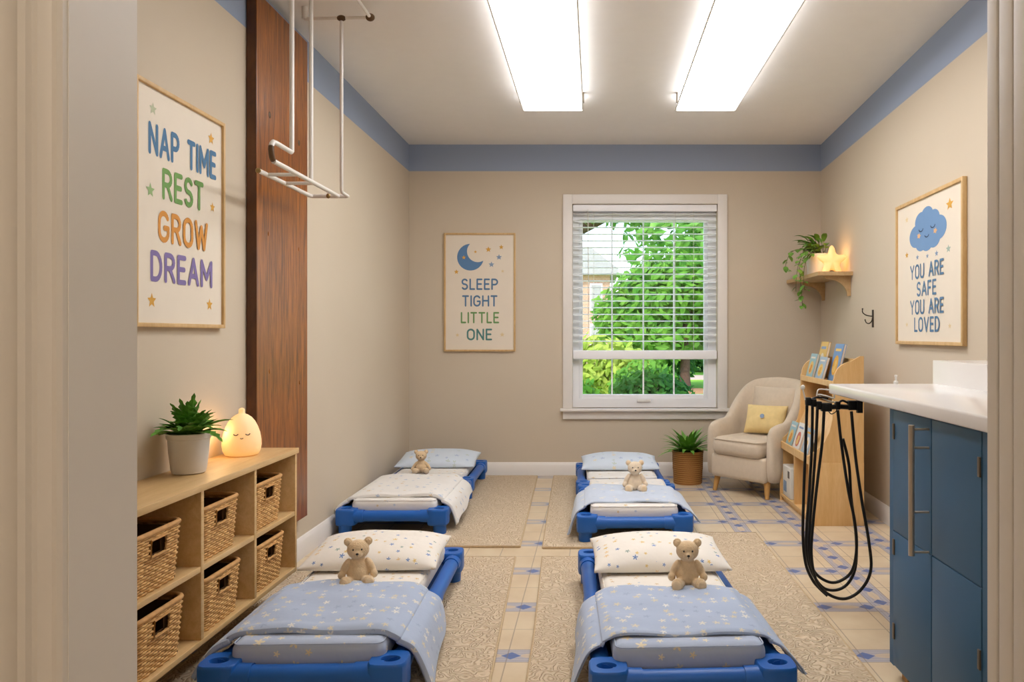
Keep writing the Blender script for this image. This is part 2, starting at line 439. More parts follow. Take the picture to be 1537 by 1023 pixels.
# baseboards
def base_poly(z0=0): return [(0, 0), (.016, 0), (.016, .082), (.012, .088), (.009, .098), (.004, .104), (0, .104)]
mb = MB(); mb.prism([(XL+a, b) for a, b in base_poly()], .966, D, 'XZ'); struct(mb.build('baseboard_left', 'trim', smooth=40), 'white baseboard along left wall', 'baseboard')
mb = MB(); mb.prism([(D-a, b) for a, b in base_poly()], XL+.016, 1.78, 'YZ'); struct(mb.build('baseboard_back', 'trim', smooth=40), 'white baseboard along back wall', 'baseboard')
vs = []
for yy in (.97, D-.016):
    vs += [(XR(yy)-a, yy, b) for a, b in base_poly()]
n = 7
mb = MB(); mb.add(vs, [tuple(range(n)), tuple(range(2*n-1, n-1, -1))]+[(i, n+i, n+(i+1) % n, (i+1) % n) for i in range(n)])
struct(mb.build('baseboard_right', 'trim', smooth=40), 'white baseboard along right wall', 'baseboard')

# ================================================================== window
win = bpy.data.objects.new('window_1', None); COL.objects.link(win); win.location = (.395, D, 1.3)
struct(win, 'white framed window in the back wall', 'window')
def wpart(mb, name, mat='window_white', **k):
    mb.v = [(a-.395, b-D, c-1.3) for a, b, c in mb.v]; return mb.build(name, mat, win, smooth=35, **k)
mb = MB(); cw = .075
mb.box((WX0-cw, D-.02, WZ0), (WX0, D, WZ1+cw), .004); mb.box((WX1, D-.02, WZ0), (WX1+cw, D, WZ1+cw), .004); mb.box((WX0-.001, D-.02, WZ1), (WX1+.001, D, WZ1+cw), .004)
wpart(mb, 'window_casing', 'trim')
mb = MB(); mb.box((WX0-cw-.02, D-.055, WZ0-.022), (WX1+cw+.02, D+.06, WZ0), .005); mb.box((WX0-cw, D-.022, WZ0-.085), (WX1+cw, D, WZ0-.022), .004)
wpart(mb, 'window_sill', 'trim')
GX0, GX1, GZ0, GZ1 = -.098, .872, .632, 2.01
mb = MB(); f0, f1 = D+.075, D+.125
mb.box((WX0, f0, WZ0), (GX0-.03, f1, WZ1)); mb.box((GX1+.03, f0, WZ0), (WX1, f1, WZ1)); mb.box((GX0-.03, f0, WZ0), (GX1+.03, f1, GZ0-.035)); mb.box((GX0-.03, f0, GZ1+.02), (GX1+.03, f1, WZ1))
wpart(mb, 'window_frame')
mb = MB(); a0, a1 = D+.085, D+.118
mb.box((GX0-.03, a0, GZ0-.035), (GX0, a1, GZ1+.02), .003); mb.box((GX1, a0, GZ0-.035), (GX1+.03, a1, GZ1+.02), .003); mb.box((GX0, a0, GZ0-.035), (GX1, a1, GZ0), .003); mb.box((GX0, a0, GZ1), (GX1, a1, GZ1+.02), .003)
wpart(mb, 'sash')
for xm in (.137, .389, .634):
    mb = MB(); mb.box((xm-.006, D+.104, GZ0), (xm+.006, D+.116, GZ1)); wpart(mb, 'glazing_bar')
mb = MB(); mb.box((GX0-.002, D+.109, GZ0-.002), (GX1+.002, D+.111, GZ1+.002)); wpart(mb, 'pane', 'glass')
mb = MB(); mb.box((.335, D+.062, .572), (.445, D+.078, .594), .004); wpart(mb, 'sash_latch', 'white_plastic')
# blind
bl = thing('window_blind', 'white horizontal slat blind lowered over most of the window', 'blind', (.395, D+.035, WZ1))
def bpart(mb, name, mat='window_white', **k):
    mb.v = [(a-.395, b-D-.035, c-WZ1) for a, b, c in mb.v]; return mb.build(name, mat, bl, smooth=35, **k)
mb = MB(); mb.box((WX0+.004, D+.005, 2.085), (WX1-.004, D+.06, WZ1-.002), .004); bpart(mb, 'head_rail')
mb = MB(); zt = 2.068; nsl = 20; zb = 1.005
for i in range(nsl):
    zz = zt-(zt-zb)*i/(nsl-.0)
    mb.add([(WX0+.006, D+.012, zz-.0035), (WX1-.006, D+.012, zz-.0035), (WX1-.006, D+.035, zz+.001), (WX0+.006, D+.035, zz+.001), (WX1-.006, D+.058, zz-.0035), (WX0+.006, D+.058, zz-.0035),
            (WX0+.006, D+.012, zz-.0005), (WX1-.006, D+.012, zz-.0005), (WX1-.006, D+.035, zz+.004), (WX0+.006, D+.035, zz+.004), (WX1-.006, D+.058, zz-.0005), (WX0+.006, D+.058, zz-.0005)],
           [(0, 1, 2, 3), (3, 2, 4, 5), (6, 9, 8, 7), (9, 11, 10, 8), (0, 6, 7, 1), (5, 4, 10, 11), (0, 3, 9, 6), (3, 5, 11, 9), (1, 7, 8, 2), (2, 8, 10, 4)])
bpart(mb, 'slats')
mb = MB(); mb.box((WX0+.003, D+.008, .915), (WX1-.003, D+.062, .985), .006); bpart(mb, 'bottom_rail')
for xc in (-.01, .137, .634, .78):
    mb = MB(); mb.tube([(xc, D+.009, 2.09), (xc, D+.009, .98)], .0016, 5); bpart(mb, 'lift_cord', 'white_plastic')
mb = MB(); mb.tube([(-.055, D+.002, 2.10), (-.052, D+.0, 1.6), (-.05, D+.002, 1.16)], .0028, 6); bpart(mb, 'tilt_wand', 'white_plastic')

# ================================================================== ceiling lights
def light_fixture(x0, x1, label):
    t = thing('ceiling_light', label, 'ceiling light', ((x0+x1)/2, 3.68, H), 0, 'fluorescent ceiling fixtures')
    w = (x1-x0)/2; L = 1.22
    mb = MB(); mb.box((-w+.03, -L+.01, -.018), (w-.03, L-.01, -.0)); mb.build('housing', 'ceil', t)
    mb = MB(); mb.box((-w+.012, -L+.008, -.07), (w-.012, L-.008, -.018)); mb.build('diffuser', 'tube', t)
    mb = MB()
    mb.box((-w, -L, -.072), (-w+.006, L, -.064)); mb.box((w-.006, -L, -.072), (w, L, -.064)); mb.box((-w+.006, -L, -.072), (w-.006, -L+.008, -.064)); mb.box((-w+.006, L-.008, -.072), (w-.006, L, -.064))
    mb.build('rim', 'white_plastic', t)
    for sx in (-1, 1):
        mb = MB(); mb.box((sx*(w+.001)-.004, L-.16, -.06), (sx*(w+.001)+.004, L-.13, -.0)); mb.build('clip', 'hinge', t)
    return t
light_fixture(-.462, -.072, 'long fluorescent ceiling light above the left row of cots')
light_fixture(.510, .900, 'long fluorescent ceiling light above the right row of cots')
hl = thing('hall_fill_light', 'unseen round fill light added in the hall to light the door frame', 'ceiling light', (0, -.5, H))
mb = MB(); mb.lathe([(.0, -.06), (.2, -.055), (.22, -.03), (.22, -.0)], n=24); mb.build('shade', 'hall_fill', hl, smooth=40)  # added behind the camera so the door frame gets light

# ================================================================== rugs
def rug(poly, name, label):
    mb = MB(); mb.prism(poly, .001, .011, 'XY')
    o = tag(mb.build(name, 'rug'), label, 'rug', 'looped pile rugs')
    e = MB(); e.tube([(a, b, .0065) for a, b in poly], .0062, 6, closed=True); e.build('binding', 'rug_edge', o)
    return o
rug([(-1.36, 1.35), (-.30, 1.35), (-.33, 2.3), (-.395, 3.80), (-1.40, 3.80)], 'rug', 'beige looped rug under the near left cot')
rug([(-.98, 3.99), (-.392, 3.99), (-.45, 5.98), (-.98, 5.98)], 'rug', 'beige looped rug beside the far left cots')
rug([(-.20, 1.35), (.893, 1.35), (.893, 4.26), (.58, 4.26), (.56, 3.80), (-.26, 3.80), (-.222, 2.8)], 'rug', 'beige looped rug under the near right cot')
rug([(-.27, 3.97), (.46, 3.97), (.46, 5.98), (-.32, 5.98)], 'rug', 'beige looped rug under the far right cots')

# ================================================================== wooden panel
pn = thing('timber_panel', 'tall dark stained timber board fixed flat against the left wall', 'wall panel', (XL+.003, 3.505, .2))
mb = MB(); mb.box((XL, 3.22, .217), (XL+.043, 3.79, 2.555), .003)
mb.v = [(a-XL, b, c) for a, b, c in mb.v]
pm = mb.build('board', 'dark_wood', pn); pm.location = (0, -3.505, -.2)
for (yy, zz, r) in ((3.35, 2.07, .015), (3.68, 2.03, .015), (3.34, 1.55, .011), (3.68, 1.52, .010), (3.35, .95, .011), (3.69, .88, .010), (3.36, .55, .008), (3.69, 1.86, .006)):
    mb = MB(); mb.ell((.0435, yy-3.505, zz-.2), (.0022, r*.8, r)); mb.build('wood_plug', 'brown_joint' if r > .012 else 'dark_wood', pn, smooth=60)

# ================================================================== pipe rack
rk = thing('pipe_rack', 'white enamelled pipe rack with brown joints hanging from the ceiling', 'pipe rack', (-1.205, 3.25, H))
def rp(mb, name, mat='white_pipe'):
    mb.v = [(a+1.205, b-3.25, c-H) for a, b, c in mb.v]; return mb.build(name, mat, rk, smooth=50)
R = .0095
zA = 1.76; zU = 1.834
rp(MB().tube([(-1.205, 3.046, H), (-1.205, 3.046, zU+.004), (-1.205, 3.040, zU)]+[(-1.205, 2.90, zU)]+[(-1.205, 2.88-.03*math.sin(t*PI/8), zU-.037+.037*math.cos(t*PI/8)) for t in range(1, 4)], R, 10), 'hanger_pipe')
rp(MB().tube([(-1.205, 2.88-.03*math.sin(t*PI/8), zU-.037+.037*math.cos(t*PI/8)) for t in range(3, 8)], R*1.12, 10), 'joint', 'brown_joint')
rp(MB().tube([(-1.205, 2.872, zA), (-1.205, 3.60, zA)], R, 10), 'rail')
rp(MB().tube([(-1.334, 3.04, zA), (-1.334, 3.585, zA), (-1.328, 3.598, zA), (-1.318, 3.60, zA), (-1.165, 3.60, zA)], R, 10), 'rail')
rp(MB().ell((-1.334, 3.035, zA), (.011, .006, .011)), 'end_cap', 'brass')
rp(MB().tube([(-1.334, 3.115, zA), (-1.205, 3.115, zA)], R*.8, 8), 'cross_bar')
rp(MB().tube([(-1.334, 3.293, zA), (-1.205, 3.293, zA)], R*.8, 8), 'cross_bar')
rp(MB().tube([(-1.205, 3.253, H), (-1.205, 3.253, zA)], R*.95, 10), 'hanger_pipe')
rp(MB().tube([(-1.161, 3.51, 2.555), (-1.161, 3.51, zA+.012), (-1.161, 3.518, zA+.003), (-1.161, 3.60, zA)], R*.85, 10), 'hanger_pipe')
rp(MB().tube([(-1.33, 3.51, 2.555), (-1.029, 3.51, 2.562)], R*.8, 10), 'cross_bar')
rp(MB().tube([(-1.33, 3.51, 2.555), (-1.33, 3.51, H)], R*1.4, 10), 'ceiling_mount')
rp(MB().tube([(-1.029, 3.49, 2.562), (-1.029, 2.4, 2.562)], R*.85, 10), 'rail')
rp(MB().tube([(-1.029, 2.4, 2.562), (-1.029, 2.4, H)], R*1.2, 10), 'ceiling_mount')
rp(MB().ell((-1.161, 3.508, 2.558), (.021, .014, .014)), 'joint', 'brown_joint')
rp(MB().ell((-1.029, 3.508, 2.562), (.021, .016, .018)), 'joint', 'brown_joint')
rp(MB().ell((-1.25, 3.592, zA), (.010, .010, .012)), 'stud', 'brass')

# ================================================================== prints
def arc(cx, cy, rx, ry, a0, a1, n=10):
    return [(cx+rx*math.cos(math.radians(a0+(a1-a0)*i/n)), cy+ry*math.sin(math.radians(a0+(a1-a0)*i/n))) for i in range(n+1)]
LET = {   # monoline capitals: width, strokes
 'A': (.66, [[(0, 0), (.33, 1), (.66, 0)], [(.12, .32), (.54, .32)]]),
 'D': (.58, [[(0, 0), (0, 1), (.22, 1)]+arc(.24, .5, .34, .5, 90, -90, 12)+[(0, 0)]]),
 'E': (.46, [[(.46, 1), (0, 1), (0, 0), (.46, 0)], [(0, .52), (.40, .52)]]),
 'F': (.45, [[(.45, 1), (0, 1), (0, 0)], [(0, .5), (.38, .5)]]),
 'G': (.62, [arc(.31, .68, .31, .32, 30, 180, 9)+[(0, .32)]+arc(.31, .32, .31, .32, 180, 360, 10)+[(.62, .46), (.36, .46)]]),
 'H': (.58, [[(0, 0), (0, 1)], [(.58, 0), (.58, 1)], [(0, .52), (.58, .52)]]),
 'I': (.0, [[(0, 0), (0, 1)]]),
 'L': (.42, [[(0, 1), (0, 0), (.42, 0)]]),
 'M': (.76, [[(0, 0), (0, 1), (.38, .3), (.76, 1), (.76, 0)]]),
 'N': (.58, [[(0, 0), (0, 1), (.58, 0), (.58, 1)]]),
 'O': (.62, [arc(.31, .68, .31, .32, 0, 180, 12)+arc(.31, .32, .31, .32, 180, 360, 12)+[(.62, .68)]]),
 'P': (.54, [[(0, 0), (0, 1), (.26, 1)]+arc(.26, .73, .28, .27, 90, -90, 10)+[(0, .46)]]),
 'R': (.56, [[(0, 0), (0, 1), (.26, 1)]+arc(.26, .74, .28, .26, 90, -90, 10)+[(0, .48)], [(.28, .48), (.56, 0)]]),
 'S': (.52, [arc(.26, .75, .25, .25, 30, 250, 12)+arc(.26, .25, .26, .25, 80, -150, 12)]),
 'T': (.56, [[(0, 1), (.56, 1)], [(.28, 1), (.28, 0)]]),
 'U': (.58, [[(0, 1), (0, .3)]+arc(.29, .3, .29, .3, 180, 360, 12)+[(.58, 1)]]),
 'V': (.64, [[(0, 1), (.32, 0), (.64, 1)]]),
 'W': (.90, [[(0, 1), (.22, 0), (.45, .85), (.68, 0), (.90, 1)]]),
 'Y': (.62, [[(0, 1), (.31, .48), (.62, 1)], [(.31, .48), (.31, 0)]]),
}
class Flat:           # flat printed shapes in a print's own plane (x right, z up), facing -Y
    def __init__(s, depth): s.mb = MB(); s.d = depth; s.k = 0
    def poly(s, pts, y=None):
        s.k += 1; d = -(s.d+s.k*2e-5) if y is None else -y
        n = len(pts); s.mb.add([(a, d, b) for a, b in pts], [tuple(range(n))]); return s
    def disc(s, x, z, rx, rz=None, n=20):
        rz = rz or rx; return s.poly([(x+rx*math.cos(2*PI*i/n), z+rz*math.sin(2*PI*i/n)) for i in range(n)])
    def stroke(s, pts, wx, wz=None):
        wz = wz or wx
        for (a, b), (c, d) in zip(pts, pts[1:]):
            dx, dz = (c-a)/wx, (d-b)/wz; L = math.hypot(dx, dz) or 1e-9
            nx, nz = -dz/L*wx, dx/L*wz
            s.poly([(a+nx, b+nz), (c+nx, d+nz), (c-nx, d-nz), (a-nx, b-nz)])
        for p in pts: s.disc(p[0], p[1], wx, wz, 10)
        return s
    def star(s, x, z, r, rx=None, rot=0, inner=.45):
        rx = rx or r
        return s.poly([(x+rx*(1 if i % 2 == 0 else inner)*math.sin(rot+PI*i/5), z+r*(1 if i % 2 == 0 else inner)*math.cos(rot+PI*i/5)) for i in range(10)])
    def text(s, t, cx, z0, width, h, wt=.075, gap=.30):
        tot = sum((LET[c][0] if c != ' ' else .32) for c in t)+gap*(len(t)-1)
        # stroke weight is fixed to the height; width scales letters
        wz = wt*h; k = (width-2*wz)/tot; wx = wz*min(1.5, max(.85, k/(h*.95))); k = (width-2*wx)/tot; x = cx-width/2+wx
        for c in t:
            if c == ' ': x += (.32+gap)*k; continue
            w, st = LET[c]
            for q in st: s.stroke([(x+a*k, z0+wz+b*(h-2*wz)) for a, b in q], wx, wz)
            x += (w+gap)*k
        return s
    def build(s, name, ink, parent, label=None):
        o = s.mb.build(name, 'ink_'+ink, parent)
        if label: o['label'] = label
        return o
def framed(label, W_, H_, loc, rotz, fw=.014, depth=.022):
    t = thing('framed_print', label, 'wall art', loc, rotz)      # local: x right, z up, wall at y=0, front -y
    mb = MB(); a, b = W_/2, H_/2
    mb.box((-a, -depth, -b), (-a+fw, 0, b), .002); mb.box((a-fw, -depth, -b), (a, 0, b), .002)
    mb.box((-a+fw-.001, -depth, b-fw), (a-fw+.001, 0, b), .002); mb.box((-a+fw-.001, -depth, -b), (a-fw+.001, 0, -b+fw), .002)
    mb.build('frame', 'frame_wood', t, smooth=40)
    MB().box((-a+fw, -.012, -b+fw), (a-fw, -.001, b-fw)).build('print_sheet', 'paper', t)
    return t
# back wall print
s_ = 190.08
t = framed('framed print with a blue crescent moon and SLEEP TIGHT LITTLE ONE lettering', .563, .932, (-.9075, D, 1.444), 0)
def bx(px): return (px-720.5)/s_
def bz(py): return (438.5-py)/s_
mo = []
c1 = (bx(706.5), bz(386)); R1 = .105; c2 = (c1[0]+.058, c1[1]+.046); R2 = .085
a0 = math.atan2(c2[1]-c1[1], c2[0]-c1[0]); dd = math.hypot(.058, .046)
al = math.acos((R1*R1+dd*dd-R2*R2)/(2*R1*dd)); be = math.acos((R2*R2+dd*dd-R1*R1)/(2*R2*dd))
outer = [(c1[0]+R1*math.cos(a0+al+(2*PI-2*al)*i/36), c1[1]+R1*math.sin(a0+al+(2*PI-2*al)*i/36)) for i in range(37)]
inner = [(c2[0]+R2*math.cos(a0+PI+be-(2*be)*i/36), c2[1]+R2*math.sin(a0+PI+be-(2*be)*i/36)) for i in range(37)]
mb = MB(); n = 37     # crescent as a strip between the two arcs
mb.add([(p[0], -.0124, p[1]) for p in outer]+[(p[0], -.0124, p[1]) for p in reversed(inner)], [(i, i+1, n+i+1, n+i) for i in range(36)])
mb.build('moon', 'ink_steel_blue', t)
for px, py, r, ink in ((696.6, 386.5, .018, 'gold'), (714, 378, .013, 'gold'), (733.4, 374.5, .024, 'gold'), (752.7, 371, .020, 'gold'), (749.3, 386, .024, 'soft_blue'), (738, 397, .024, 'soft_blue'), (685.5, 408, .020, 'gold'), (754.7, 407, .014, 'pale'), (687, 502.6, .016, 'pale'), (754, 502, .02, 'pale')):
    Flat(.0128).star(bx(px), bz(py), r).build('star', ink, t)
for tx, x0, x1, y0, y1, ink in (('SLEEP', 693, 748, 418, 435, 'slate'), ('TIGHT', 694, 747, 443, 460, 'slate'), ('LITTLE', 692, 749.5, 468, 485, 'leafy'), ('ONE', 701, 739, 493, 510.5, 'teal')):
    Flat(.0125).text(tx, bx((x0+x1)/2), bz(y1), (x1-x0)/s_, (y1-y0)/s_).build('lettering', ink, t)
# left wall print (local x = world y - 2.72, z centre 1.535)
t = framed('framed print with colourful NAP TIME REST GROW DREAM lettering', .585, .80, (XL, 2.7080, 1.535), PI/2)
cy = 2.7080; cz = 1.535
for tx, ya, yb, zc, h, ink in (('NAP TIME', 2.497, 2.942, 1.755, .108, 'blue'), ('REST', 2.577, 2.846, 1.619, .108, 'green'), ('GROW', 2.552, 2.876, 1.474, .108, 'orange'), ('DREAM', 2.508, 2.912, 1.337, .104, 'purple')):
    Flat(.0125).text(tx, (ya+yb)/2-cy, zc-h/2-cz, yb-ya, h, .085).build('lettering', ink, t)
for yy, zz, r, ink in ((2.523, 1.853, .022, 'sage'), (2.905, 1.852, .024, 'gold'), (2.508, 1.583, .025, 'sage_green'), (2.915, 1.594, .02, 'gold'), (2.516, 1.222, .026, 'gold'), (2.893, 1.223, .024, 'gold')):
    Flat(.0128).star(yy-cy, zz-cz, r).build('star', ink, t)
# right wall print
yc = 3.886; zc = 1.4415
t = framed('framed print with a sleeping blue cloud and YOU ARE SAFE YOU ARE LOVED lettering', .862, .768, (XR(yc)-.001, yc, zc), -PI/2-SL, .018)
KX = 1.70
cl = Flat(.0125)
for (a, b, r) in ((0, 0, .072), (-.085, -.022, .058), (.085, -.012, .060), (-.045, .045, .052), (.0, .062, .052), (.05, .04, .046), (-.045, -.055, .05), (.0, -.06, .052), (.05, -.052, .052)):
    cl.disc(a*KX+0.0, .205+b, r*KX*.94, r, 28)
cl.build('cloud', 'cloud', t)
for sx in (-1, 1): Flat(.0132).stroke([(sx*.045*KX+a*KX, .215+b) for a, b in arc(0, 0, .016, .014, 190, 350, 8)], .0030*KX*.8, .0028).build('eyelid', 'navy', t)
Flat(.0132).stroke([(a*KX, .178+b) for a, b in arc(0, 0, .016, .014, 200, 340, 8)], .0030*KX*.8, .0028).build('mouth', 'navy', t)
for sx in (-1, 1): Flat(.0131).star(sx*.062*KX, .182, .016, .016*KX, .3, .6).build('cheek', 'blush', t)
def rpos(px, py):
    Y = 1.542/((px-893)/1150-.04); return (yc-Y), 1.11-(py-502)*Y/1150-zc
for px, py, r, ink in ((1430, 306, .03, 'gold'), (1365, 330, .018, 'pale'), (1365, 383, .018, 'gold'), (1381, 386, .015, 'soft_blue'), (1396, 384, .013, 'soft_blue'), (1410, 380, .016, 'soft_blue'), (1428, 373, .020, 'grey_green'), (1365, 487, .014, 'pale'), (1430, 489, .014, 'pale')):
    a, b = rpos(px, py); Flat(.0128).star(a, b, r, r*KX*.85).build('star', ink, t)
for tx, x0, x1, py in (('YOU ARE', 1370, 1421.5, 405), ('SAFE', 1380, 1410, 432.5), ('YOU ARE', 1370, 1421.5, 460), ('LOVED', 1376, 1415, 487)):
    a0_, _ = rpos(x0, py); a1_, _ = rpos(x1, py); _, zc_ = rpos((x0+x1)/2, py)
    Flat(.0125).text(tx, (a0_+a1_)/2, zc_-.037, a1_-a0_, .078, .075).build('lettering', 'slate', t)

# ================================================================== cubby shelf on the left
SX0, SX1, SY0, SY1 = XL+.001, -1.235, 1.27, 3.175
cb = thing('cubby_shelf', 'low birch cubby shelf along the left wall holding wicker baskets', 'shelf', (-1.35, 2.2, 0))
def cpart(mb, name, mat='birch', **k):
    mb.v = [(a+1.35, b-2.2, c) for a, b, c in mb.v]; return mb.build(name, mat, cb, smooth=35, **k)
cpart(MB().box((SX0, SY0, .619), (SX1+.006, SY1+.008, .641), .002), 'top_board')
cpart(MB().box((SX0, SY0, .134), (SX1, SY1, .152), .002), 'bottom_board')
divs = [SY1-.009-.377*k for k in range(6)]
for k, yy in enumerate(divs):
    cpart(MB().box((SX0, yy-.009, .152), (SX1, yy+.009, .619), .0015), 'upright')
cpart(MB().box((SX0+.02, SY0+.02, .365), (SX1-.0015, SY1-.018, .383), .0015), 'middle_shelf')
cpart(MB().box((SX0, SY0+.01, .152), (SX0+.008, SY1-.01, .619)), 'back_panel')
cpart(MB().box((SX0+.017, SY0+.02, 0), (SX0+.060, SY1-.01, .134)), 'plinth')
# wicker baskets
def basket_parts(t):
    w, d, h = .262, .195, .168; rc = .03     # width along local x, depth local y, front at -y
    def loop(kx, ky, n=88):
        # rounded rectangle sampled evenly
        a, b = w/2*kx-rc, d/2*ky-rc; segs = []
        per = 4*(a+b)+2*PI*rc; out = []
        for i in range(n):
            q = per*i/n
            for (L, kind) in ((2*a, 0), (PI*rc/2, 1), (2*b, 2), (PI*rc/2, 3), (2*a, 4), (PI*rc/2, 5), (2*b, 6), (PI*rc/2, 7)):
                if q <= L: break
                q -= L
            if kind == 0: p = (-a+q, -b-rc, 0, -1)
            elif kind == 1: th = -PI/2+q/rc; p = (a+rc*math.cos(th), -b+rc*math.sin(th), math.cos(th), math.sin(th))
            elif kind == 2: p = (a+rc, -b+q, 1, 0)
            elif kind == 3: th = q/rc; p = (a+rc*math.cos(th), b+rc*math.sin(th), math.cos(th), math.sin(th))
            elif kind == 4: p = (a-q, b+rc, 0, 1)
            elif kind == 5: th = PI/2+q/rc; p = (-a+rc*math.cos(th), b+rc*math.sin(th), math.cos(th), math.sin(th))
            elif kind == 6: p = (-a-rc, b-q, -1, 0)
            else: th = PI+q/rc; p = (-a+rc*math.cos(th), -b+rc*math.sin(th), math.cos(th), math.sin(th))
            out.append(p)
        return out
    rows = 21; mb = MB(); rnd = random.Random(4)
    for r in range(rows):
        z = .004+(h-.012)*r/(rows-1); k = .90+.10*z/h
        lp = loop(k, k); pts = []
        for i, (x, y, nx, ny) in enumerate(lp):
            amp = .0026*math.cos(PI*(i//2+r))*(1 if i % 2 == 0 else 0)
            hole = (abs(x) < .036 and y < 0 and h*.62 < z < h*.88)
            pts.append(None if hole else (x+nx*amp, y+ny*amp, z+rnd.uniform(-.0007, .0007)))
        if None in pts:
            i0 = [i for i in range(len(pts)) if pts[i] is None][-1]+1
            run = [pts[(i0+j) % len(pts)] for j in range(len(pts))]; run = [p for p in run if p]
            mb.tube(run, .0042, 5)
        else: mb.tube(pts, .0042, 5, closed=True)
    mb.build('woven_body', 'wicker', t, smooth=80)
    lp = loop(1.0, 1.0, 64); mb = MB()
    mb.tube([(x, y, h) for x, y, nx, ny in lp], .0078, 8, closed=True); mb.build('rim', 'wicker_rim', t, smooth=80)
    mb = MB(); fy = -d/2*.985-.003
    mb.tube([(-.036, fy, h*.60), (.036, fy, h*.60), (.038, fy-.001, h*.88), (-.038, fy-.001, h*.88)], .0045, 6, closed=True); mb.build('handle_frame', 'wicker_rim', t, smooth=60)
    mb = MB()
    a, b = w/2*.90-.004, d/2*.90-.004
    mb.box((-a, -b, 0), (a, b, .005)); mb.box((-a, b-.003, .005), (a, b, h-.01)); mb.box((-a, -b, .005), (-a+.003, b, h-.01)); mb.box((a-.003, -b, .005), (a, b, h-.01))
    mb.box((-a, -b, .005), (a, -b+.003, h*.6)); mb.box((-a, -b, h*.6), (-.037, -b+.003, h-.01)); mb.box((.037, -b, h*.6), (a, -b+.003, h-.01))
    mb.build('lining', 'basket_dark', t)
def copy_tree(o, parent=None):
    c = o.copy(); COL.objects.link(c)
    if parent is not None: c.parent = parent
    for ch in list(o.children): copy_tree(ch, c)
    return c
BG = 'wicker baskets in the cubby shelf'
first = thing('wicker_basket', '', 'basket', (0, 0, 0), PI/2, BG); basket_parts(first)
spots = [(2.185, .384, 'wicker basket in the upper cubby nearest the doorway'), (2.555, .384, 'wicker basket in the upper middle cubby under the green plant'), (2.930, .384, 'wicker basket in the upper cubby at the far end of the shelf'),
         (2.20, .153, 'wicker basket in the lower cubby nearest the doorway'), (2.570, .153, 'wicker basket in the lower middle cubby'), (2.945, .153, 'wicker basket in the lower cubby at the far end of the shelf')]
for i, (yy, zz, lab) in enumerate(spots):
    o = first if i == 0 else copy_tree(first)
    o.location = (-1.344, yy, zz); o['label'] = lab
# ================================================================== plants
def leaf(mb, base, az, el, L, w, droop, serr=0, n=9, fold=.15):
    """curved leaf with a toothed edge"""
    d = Vector((math.cos(az), math.sin(az), 0)); side = Vector((-math.sin(az), math.cos(az), 0)); p = Vector(base); vs = []
    e = el; step = L/n
    for i in range(n+1):
        t = i/n; ww = w*(math.sin(PI*min(1, t*.93+.07))**.8)*(1-.25*t)
        if i == n: ww = .0004
        ed = 1+(serr if i % 2 else -serr)
        up = Vector((-math.sin(e)*d.x, -math.sin(e)*d.y, math.cos(e)))
        vs += [p+side*ww*ed+up*fold*ww, p, p-side*ww*ed+up*fold*ww]
        p = p+(d*math.cos(e)+Vector((0, 0, math.sin(e))))*step; e -= droop/n
    fs = []
    for i in range(n): a = i*3; fs += [(a, a+1, a+4, a+3), (a+1, a+2, a+5, a+4)]
    mb.add(vs, fs)
pl = thing('potted_fern', 'leafy green fern in white pot on the birch shelf', 'potted plant', (-1.378, 2.60, .641)); pl.scale = (.93, .93, .93)
mb = MB(); mb.lathe([(.050, 0), (.056, .004), (.060, .02), (.067, .08), (.070, .126), (.074, .128), (.076, .146), (.072, .148), (.069, .142), (.067, .125)], n=36); mb.build('pot', 'pot', pl, smooth=35)
MB().lathe([(.0, .132), (.066, .132), (.066, .120), (0, .120)], n=24).build('soil', 'soil', pl)
rnd = random.Random(11); mb = MB()
for i in range(50):
    az = i*2.399+rnd.uniform(-.2, .2); ring = i/50
    el = math.radians(86-58*ring+rnd.uniform(-8, 8)); L = .125+.045*ring+rnd.uniform(-.015, .02)
    if math.cos(az) < -.3: L *= .62
    if math.sin(az) > .2: L *= .78
    if math.sin(az) < -.4: L *= 1.15
    leaf(mb, (.016*math.cos(az), .016*math.sin(az), .13), az, el, L, .023, .35+ring*.75, .30, 12, .35)
mb.build('foliage', 'leaf', pl)
bp = thing('potted_plant', 'green leafy plant in woven basket pot on floor under the window', 'potted plant', (.695, 5.74, 0))
mb = MB(); mb.lathe([(.100, 0), (.106, .006), (.110, .10), (.113, .112), (.1125, .12), (.115, .225), (.118, .232), (.118, .242), (.110, .244), (.106, .225), (.104, .20)], n=36)
m = Mat('woven_pot', (178, 126, 66), .7, .3); x, y, z = m.coords(); th = y.atan2(x)
wv = ((z*420.0).sin()*.5+.5)*.7+(((th*60.0)+((z*67.0).floor()*3.14)).sin()*.5+.5)*.3
m.color(m.mix(ramp(wv, .2, .8), (140, 92, 44), (192, 140, 78))); m.bump(wv, .8, .004); M['woven_pot'] = m.m
mb.build('basket_pot', 'woven_pot', bp, smooth=35)
MB().lathe([(0, .222), (.106, .222), (.106, .20), (0, .20)], n=24).build('soil', 'soil', bp)
mb = MB()
for i in range(62):
    az = i*2.399; ring = i/62; el = math.radians(84-50*ring+rnd.uniform(-8, 8)); L = .215+.02*ring+rnd.uniform(-.03, .03)
    if math.sin(az) > .5: L *= .85
    leaf(mb, (.02*math.cos(az), .02*math.sin(az), .21), az, el, L, .021, .7+ring*.6, .12, 9)
mb.build('foliage', 'leaf_bright', bp)

